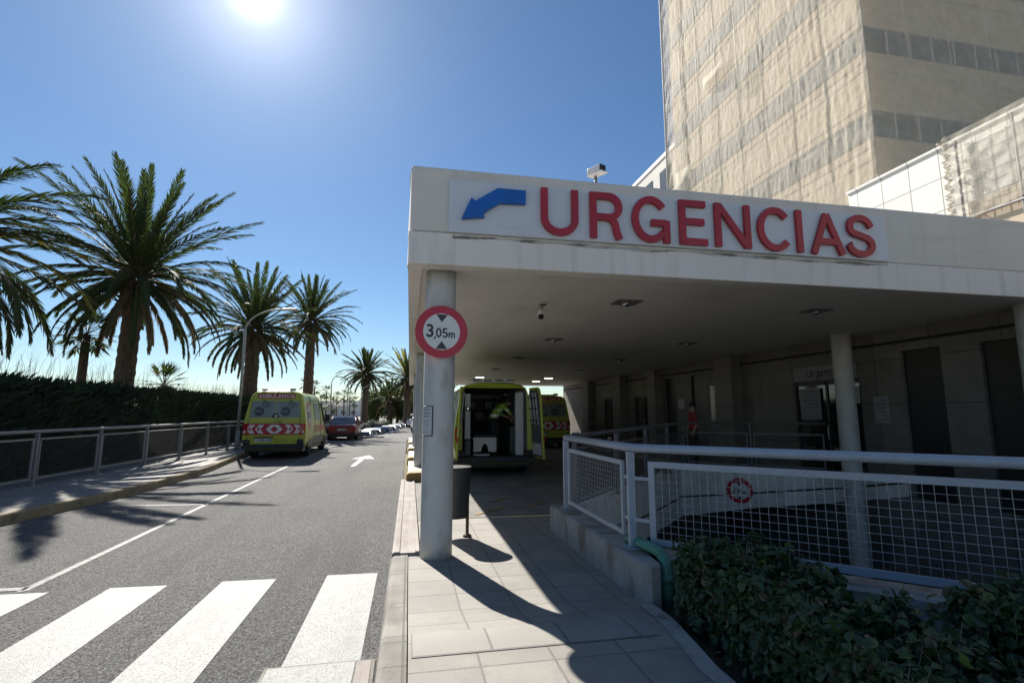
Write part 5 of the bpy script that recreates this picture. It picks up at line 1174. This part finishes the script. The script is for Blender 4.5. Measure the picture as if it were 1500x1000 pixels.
CS = [(.74, .2), (.83, .28), (.86, .5), (.85, .72), (.80, .88)]
def car(label, x, y, rz, paint, kind='hatch', group='parked cars down the road', name='parked_car', detail=True, z=0.):
    t = thing(name, label, 'car', (x, y, z), rz, group)
    Lc = 4.3
    belt = [(0, .80), (.1, .92), (1.0, .95), (3.0, .93), (3.9, .8), (4.2, .66), (4.3, .5)]
    roof = [(.35, .95), (.75, 1.33), (1.2, 1.42), (2.2, 1.42), (2.75, 1.34), (3.45, .93)] if kind != 'sedan' else [(.55, .96), (1.15, 1.3), (1.6, 1.39), (2.4, 1.39), (2.85, 1.32), (3.5, .93)]
    ys = [0, .06, .3, .8, 1.5, 2.5, 3.2, 3.8, 4.1, 4.25, 4.3]; mb = MB()
    def pt(i, k, sg):
        yy = ys[i]; X, Z = CS[k]; H = interp(belt, yy); z = .2+(Z-.2)*(H-.2)/.68; w = 1-.12*max(0, (abs(yy-2.15)-1.5)/.65)**2
        if i == 0 and False: yy += .05
        return (sg*X*w, yy, z)
    for sg in (-1, 1):
        for i in range(len(ys)-1):
            for k in range(4): q = [pt(i, k, sg), pt(i+1, k, sg), pt(i+1, k+1, sg), pt(i, k+1, sg)]; mb.face(q[::sg], 0, True)
    for i in range(len(ys)-1): mb.face([pt(i, 4, 1), pt(i+1, 4, 1), pt(i+1, 4, -1), pt(i, 4, -1)], 0, True); mb.face([pt(i, 0, -1), pt(i+1, 0, -1), pt(i+1, 0, 1), pt(i, 0, 1)])
    for i in (0, len(ys)-1):
        for k in range(4): mb.face([pt(i, k, 1), pt(i, k+1, 1), pt(i, k+1, -1), pt(i, k, -1)])
    # roof panel
    def rp(i, sg): yy, z = roof[i]; f = (z-.93)/.49; return (sg*(.80-.2*f), yy, z+.0)
    for i in range(1, len(roof)-2): mb.face([rp(i, 1), rp(i+1, 1), (0, roof[i+1][0], roof[i+1][1]+.03), (0, roof[i][0], roof[i][1]+.03)], 0, True); mb.face([rp(i, -1), (0, roof[i][0], roof[i][1]+.03), (0, roof[i+1][0], roof[i+1][1]+.03), rp(i+1, -1)], 0, True)
    for sg in (-1, 1):
        for (a, b) in ((0, 1), (len(roof)-2, len(roof)-1)):
            pa, pb = Vector(rp(a, sg)), Vector(rp(b, sg)); mb.tube([pa, pb], .03, 5)
        mb.tube([rp(2, sg), (sg*.80, roof[2][0]+.15, .93)], .025, 5)
    mb.build('body', paint, t, 'local', fixn=False)
    g = MB(); g.face([rp(0, -1), rp(0, 1), rp(1, 1), (0, roof[1][0], roof[1][1]+.02), rp(1, -1)]); g.build('rear_window', M['car_glass'], t, 'local')
    g = MB(); n = len(roof)-1; g.face([rp(n, 1), rp(n, -1), rp(n-1, -1), (0, roof[n-1][0], roof[n-1][1]+.02), rp(n-1, 1)]); g.build('windscreen', M['car_glass'], t, 'local')
    for sg in (-1, 1): g = MB(); q = [rp(i, sg) for i in range(len(roof))]; g.face(q if sg > 0 else q[::-1]); g.build('side_window', M['car_glass'], t, 'local')
    for wy in (.75, 3.5):
        for sg in (-1, 1): wheel(t, sg*.76, wy, .31, .2, sg)
    if detail:
        for sg in (-1, 1):
            mb = MB(); mb.box(min(sg*.5, sg*.8), max(sg*.5, sg*.8), -.03, .02, .62, .78); mb.build('tail_lamp', M['tail'], t, 'local', bevel=.02)
            mb = MB(); mb.box(min(sg*.82, sg*.98), max(sg*.82, sg*.98), 2.9, 3.0, .9, 1.03); mb.build('mirror', paint, t, 'local', bevel=.03)
        mb = MB(); mb.box(-.8, .8, -.06, .05, .22, .42); mb.build('bumper', M['bumper'], t, 'local', bevel=.03)
        mb = MB(); mb.box(-.26, .26, -.045, -.001, .56, .67); mb.build('number_plate', M['paper'], t, 'local', bevel=.005)
    return t
car('red saloon car parked just beyond the closed ambulance', -3.88, 31.8, R(1.5), M['car_red'], 'sedan', name='red_car')
FC = [('white hatchback nearest in the row of far parked cars', -3.35, 36.2, 'car_white'), ('silver car second in the row of far parked cars', -2.95, 40.6, 'car_silver'), ('blue car third in the row of far parked cars', -2.5, 45.0, 'car_blue'), ('white car fourth in the row of far parked cars', -2.05, 49.4, 'car_white'), ('silver car fifth in the row of far parked cars', -1.6, 53.8, 'car_silver'), ('white car at the far end of the row of parked cars', -1.15, 58.2, 'car_white')]
for l, x, y, m in FC: car(l, x, y, R(-5.8), M[m], z=-1.05)
car('white car coming up the far end of the road, seen from the front', .55, 63., R(180), M['car_white'])
car('white car at the right kerb by the foot of the second column', 1.05, 40., R(0), M['car_white'])
car('silver car behind the white one at the right kerb', 1.0, 46., R(0), M['car_silver'])
car('dark grey car parked between the pavement and the red car', -6.1, 33.2, R(-4), M['car_grey'])

# ------------------------------------------------------------------ street lamps
def street_lamp(label, x, y, h, arms, tips):
    t = thing('street_lamp', label, 'street lamp', (x, y, 0), group='street lamps')
    mb = MB(); mb.tube([(x, y, 0), (x, y, .9)], .085, 12); mb.tube([(x, y, .9), (x, y, h)], [.062, .045], 10); mb.build('pole', M['lamp_metal'], t)
    for (dx, dz) in arms:
        pts = [(x+dx*(1-math.cos(a)), y, h+dz*math.sin(a)) for a in [R(q*10) for q in range(10)]]
        mb = MB(); mb.tube(pts, .032, 8); e = pts[-1]; s = 1 if dx > 0 else -1; o = mb.build('arm', M['lamp_metal'], t)
        mb = MB(); mb.obox((e[0]+s*.22, e[1], e[2]+.0), (.3*s, 0, .02), (0, .1, 0), (0, 0, .045)); mb.build('lamp_head', M['lamp_head'], o, bevel=.02)
street_lamp('street lamp with one long curved arm in front of the second palm', -6.72, 22.4, 4.95, [(1.45, .95)], 0)
street_lamp('slim street lamp with one arched arm beyond the red car', -6.4, 44.3, 4.0, [(1.5, 1.0)], 0)
street_lamp('double street lamp whose two arms spread like a Y, left of the dark far palm', -6.0, 52.4, 4.5, [(-.7, .6), (.8, .6)], 0)
street_lamp('double street lamp standing right before the dark far palm', -4.45, 49.8, 3.6, [(-.85, .65), (.95, .6)], 0)

# ------------------------------------------------------------------ pale town far behind
for i, (px, w, d, z0, h) in enumerate(((470, 26, 240, 0, 5.), (500, 34, 260, 0, 7.), (528, 22, 220, 0, 4.), (452, 20, 210, 0, 5.5), (556, 26, 250, 0, 4.5), (430, 30, 270, 0, 8.))):
    x = (px-600)/745*d*1.02; t = thing('distant_building', ['low pale harbour building far off left of the red car roof', 'widest pale building far off above the red car', 'small pale building far off behind the lamp posts', 'pale building far off just beside the ambulance roof', 'pale building far off behind the dark palm', 'tall pale building far off hidden behind the ambulance'][i], 'building', (x, d, 0), group='pale buildings of the far town')
    mb = MB(); mb.box(x-w/2, x+w/2, d, d+12, -.02, h); mb.build('wall', M['far_wall'], t)
    mb = MB(); mb.box(x-w/2-.2, x+w/2+.2, d-.2, d+12, h, h+.4); mb.build('roof', M['pale_wall'], t)
    for r_ in range(int(h/2.6)):
        for c_ in range(int(w/4)): mb = MB(); mb.box(x-w/2+1.2+c_*4, x-w/2+2.8+c_*4, d-.05, d-.002, 1+2.6*r_, 2.3+2.6*r_); mb.build('window', M['win_dark'], t)

# ------------------------------------------------------------------ people
def person(label, loc, rz, joints, edges, radii, cloth, hair, mats, hands):
    """one continuous skinned body; cloth(center) picks the material slot"""
    t = thing('person', label, 'person', loc, rz)
    names = list(joints); me = bpy.data.meshes.new('body'); me.from_pydata([joints[n] for n in names], [(names.index(a), names.index(b)) for a, b in edges], [])
    o = bpy.data.objects.new('body', me); COL.objects.link(o)
    sk = o.modifiers.new('skin', 'SKIN'); sk.use_smooth_shade = True; ss = o.modifiers.new('sub', 'SUBSURF'); ss.levels = 2; ss.render_levels = 2
    for i, n in enumerate(names): d = me.skin_vertices[0].data[i]; r = radii[n]; d.radius = r if isinstance(r, tuple) else (r, r); d.use_root = (n == 'pelvis')
    dg = bpy.context.evaluated_depsgraph_get(); ev = o.evaluated_get(dg); m2 = bpy.data.meshes.new_from_object(ev)
    bm = bmesh.new(); bm.from_mesh(m2)
    mb = MB()
    for (wr, fd, th) in hands:      # palm, four fingers, thumb
        wr, fd, th = Vector(wr), Vector(fd).normalized(), Vector(th).normalized(); nr = fd.cross(th)
        mb.tube([wr, wr+fd*.04, wr+fd*.085], [.026, .034, .03], 8)
        for k, (off, L) in enumerate(((.03, .07), (.01, .08), (-.01, .075), (-.03, .06))):
            b = wr+fd*.08+th*off; mb.tube([b, b+fd*L*.5+nr*.006, b+fd*L*.8+nr*.02, b+fd*L+nr*.032], [.0095, .009, .008, .006], 6)
        b = wr+fd*.025+th*.028; mb.tube([b, b+th*.03+fd*.025, b+th*.035+fd*.055], [.011, .01, .007], 6)
    tmp = bpy.data.meshes.new('hands'); tmp.from_pydata(mb.v, [], mb.f); nb = len(bm.faces); bm.from_mesh(tmp)
    me3 = bpy.data.meshes.new('body'); bm.faces.ensure_lookup_table()
    for i, f in enumerate(bm.faces): f.smooth = True; f.material_index = 0 if i >= nb else cloth(f.calc_center_median())
    bm.to_mesh(me3); bm.free()
    for m in mats: me3.materials.append(m)
    bpy.data.objects.remove(o); o = bpy.data.objects.new('body', me3); COL.objects.link(o); o.parent = t
    h = Vector(joints['head']); mb = MB()
    hf = Vector((0, -1, 0))
    mb.grid(lambda i, j: tuple(h+Vector((.098*math.sin(math.pi*(.02+.6*j))*math.cos(2*math.pi*i), .11*math.sin(math.pi*(.02+.6*j))*math.sin(2*math.pi*i)+.018, .125*math.cos(math.pi*(.02+.6*j))+.02))), 20, 10)
    mb.build('hair', hair, t, 'local')
    mb = MB()
    for sg in (-1, 1): mb.lathe([(.001, -.012), (.011, 0), (.001, .012)], 8, tuple(h+Vector((sg*.034, -.085, .0))), axis='y'); mb.lathe([(.004, -.012), (.028, 0), (.004, .012)], 8, tuple(h+Vector((sg*.092, .0, -.01))), axis='x')
    mb.build('eye', M['paper'], t, 'local')
    return t
# someone in a coral top standing by the inner wall
J = {'pelvis': (0, 0, .95), 'waist': (0, 0, 1.08), 'chest': (0, -.01, 1.28), 'neck': (0, .0, 1.46), 'jaw': (0, -.03, 1.54), 'head': (0, -.01, 1.62), 'crown': (0, .01, 1.70), 'nose': (0, -.1, 1.58),
     'hipL': (.09, 0, .9), 'kneeL': (.1, -.02, .5), 'ankL': (.1, .02, .09), 'toeL': (.12, -.13, .04), 'hipR': (-.09, 0, .9), 'kneeR': (-.1, -.02, .5), 'ankR': (-.1, .02, .09), 'toeR': (-.12, -.13, .04),
     'shL': (.17, .0, 1.40), 'elL': (.24, .03, 1.13), 'wrL': (.22, -.08, .9), 'shR': (-.17, .0, 1.40), 'elR': (-.24, .03, 1.13), 'wrR': (-.22, -.08, .9)}
E1 = [('pelvis', 'waist'), ('waist', 'chest'), ('chest', 'neck'), ('neck', 'jaw'), ('jaw', 'head'), ('head', 'crown'), ('jaw', 'nose'), ('chest', 'shL'), ('shL', 'elL'), ('elL', 'wrL'), ('chest', 'shR'), ('shR', 'elR'), ('elR', 'wrR'),
      ('pelvis', 'hipL'), ('hipL', 'kneeL'), ('kneeL', 'ankL'), ('ankL', 'toeL'), ('pelvis', 'hipR'), ('hipR', 'kneeR'), ('kneeR', 'ankR'), ('ankR', 'toeR')]
RD = {'pelvis': (.15, .12), 'waist': (.14, .11), 'chest': (.16, .12), 'neck': .055, 'jaw': .062, 'head': .092, 'crown': .06, 'nose': .016, 'hipL': .095, 'kneeL': .065, 'ankL': .042, 'toeL': .035, 'hipR': .095, 'kneeR': .065, 'ankR': .042, 'toeR': .035,
      'shL': .07, 'elL': .047, 'wrL': .03, 'shR': .07, 'elR': .047, 'wrR': .03}
person('person in a coral top with dark hair standing by the inner wall', (8.05, 13.6, .17), R(-100), J, E1, RD, lambda c: 1 if (.98 < c.z < 1.45 and (abs(c.x) < .235 or c.z > 1.12)) else (2 if c.z <= .98 and abs(c.x) < .2 else 0), M['hair'], [M['skin'], M['pink'], M['navy']], [((.22, -.08, .9), (0, -.1, -1), (-.5, -1, 0)), ((-.22, -.08, .9), (0, -.1, -1), (.5, -1, 0))])
# paramedic bending over the stretcher
J2 = {'pelvis': (0, .1, .9), 'waist': (0, .02, 1.05), 'chest': (0, -.14, 1.24), 'neck': (0, -.3, 1.34), 'jaw': (0, -.38, 1.34), 'head': (0, -.43, 1.40), 'crown': (0, -.46, 1.47), 'nose': (0, -.5, 1.34),
      'hipL': (.1, .1, .86), 'kneeL': (.13, .0, .48), 'ankL': (.13, .1, .09), 'toeL': (.14, -.06, .04), 'hipR': (-.1, .1, .86), 'kneeR': (-.12, .05, .48), 'ankR': (-.13, .16, .09), 'toeR': (-.14, .0, .04),
      'shL': (.18, -.17, 1.30), 'elL': (.26, -.32, 1.08), 'wrL': (.14, -.5, .98), 'shR': (-.18, -.17, 1.30), 'elR': (-.27, -.34, 1.1), 'wrR': (-.14, -.5, .98)}
def c2(c):
    if c.z > .98 and c.y > -.34 and abs(c.x) < .3: return 3 if (1.02 < c.z < 1.07 or 1.17 < c.z < 1.2) else 1
    if c.z < .98: return 3 if .36 < c.z < .41 else 2
    if abs(c.x) > .2 and c.z > 1.05: return 1
    return 0
person('person in a yellow green reflective jacket bending over the stretcher in the open ambulance', (2.26, 13.75, .5), R(105), J2, E1, RD, c2, M['hair'], [M['skin'], M['hivis'], M['navy'], M['reflect']], [((.14, -.5, .98), (-.2, -.6, -.6), (-1, 0, 0)), ((-.14, -.5, .98), (.2, -.6, -.6), (1, 0, 0))])
t = thing('litter_bin', 'dark round topped bin standing by the inner railing in the shade', 'bin', (7.6, 13.3, .036))
mb = MB(); mb.lathe([(.2, 0.04), (.22, .1), (.22, .72), (.2, .8)], 20, (7.55, 12.95, 0)); mb.build('body', M['bin'], t)
mb = MB(); mb.lathe([(.23, .8), (.22, .88), (.15, .96), (.02, .99)], 20, (7.55, 12.95, 0)); mb.build('lid', M['plastic_dark'], t)

# ------------------------------------------------------------------ sky, sun, camera
EL, AZ = R(38.5), R(-18.2)
sd = Vector((math.sin(AZ)*math.cos(EL), math.cos(AZ)*math.cos(EL), math.sin(EL)))
w = bpy.data.worlds.new('World'); sc.world = w; w.use_nodes = True
nt = w.node_tree; bg = nt.nodes['Background']; L = nt.links
sky = nt.nodes.new('ShaderNodeTexSky'); sky.sky_type = 'NISHITA'; sky.sun_disc = False; sky.sun_elevation = EL; sky.sun_rotation = AZ
sky.altitude = 0; sky.air_density = 1.; sky.dust_density = .0; sky.ozone_density = 3.2; sky.air_density = 1.0
SKY = .054
bg.inputs['Strength'].default_value = SKY
# bright circumsolar aureole of the sky itself
tc = nt.nodes.new('ShaderNodeTexCoord'); dt = nt.nodes.new('ShaderNodeVectorMath'); dt.operation = 'DOT_PRODUCT'; dt.inputs[1].default_value = sd
nm = nt.nodes.new('ShaderNodeVectorMath'); nm.operation = 'NORMALIZE'; L.new(tc.outputs['Generated'], nm.inputs[0]); L.new(nm.outputs[0], dt.inputs[0])
mx0 = nt.nodes.new('ShaderNodeMath'); mx0.operation = 'MAXIMUM'; mx0.inputs[1].default_value = 0; L.new(dt.outputs['Value'], mx0.inputs[0])
acc = None
for p, a in ((14000, 400.), (2600, 10.), (260, 4.), (60, 1.9), (20, .9), (6, .5)):
    pw = nt.nodes.new('ShaderNodeMath'); pw.operation = 'POWER'; pw.inputs[1].default_value = p; L.new(mx0.outputs[0], pw.inputs[0])
    ml = nt.nodes.new('ShaderNodeMath'); ml.operation = 'MULTIPLY'; ml.inputs[1].default_value = a; L.new(pw.outputs[0], ml.inputs[0])
    if acc is None: acc = ml
    else:
        ad = nt.nodes.new('ShaderNodeMath'); ad.operation = 'ADD'; L.new(acc.outputs[0], ad.inputs[0]); L.new(ml.outputs[0], ad.inputs[1]); acc = ad
cm = nt.nodes.new('ShaderNodeMix'); cm.data_type = 'RGBA'; cm.blend_type = 'ADD'; cm.inputs['Factor'].default_value = 1
sc_ = nt.nodes.new('ShaderNodeVectorMath'); sc_.operation = 'SCALE'; sc_.inputs[0].default_value = (1., 1.0, .98); L.new(acc.outputs[0], sc_.inputs['Scale'])
hs = nt.nodes.new('ShaderNodeHueSaturation'); hs.inputs['Saturation'].default_value = 1.12; L.new(sky.outputs[0], hs.inputs['Color']); L.new(hs.outputs[0], cm.inputs['A']); L.new(sc_.outputs[0], cm.inputs['B']); L.new(cm.outputs['Result'], bg.inputs['Color'])
sl = bpy.data.lights.new('sun', 'SUN'); sl.energy = 4.9; sl.angle = R(.53); sl.color = (1, .95, .87)
so = bpy.data.objects.new('sun', sl); COL.objects.link(so); so.rotation_euler = (-sd).to_track_quat('-Z', 'Y').to_euler()

cam = bpy.data.cameras.new('camera'); co = bpy.data.objects.new('camera', cam); COL.objects.link(co); sc.camera = co
cam.sensor_width = 36; cam.lens = 745/1500*36; cam.clip_end = 5000; cam.clip_start = .05
TH = math.atan(104/745); PS = math.atan(150*math.cos(TH)/745)
co.location = (0, 0, 1.62); co.rotation_euler = (R(90)+TH, 0, -PS)
sc.view_settings.view_transform = 'Standard'; sc.view_settings.look = 'None'; sc.view_settings.gamma = 1; sc.view_settings.exposure = .92
sc.cycles.max_bounces = 8; sc.cycles.transparent_max_bounces = 12; sc.cycles.use_denoising = True
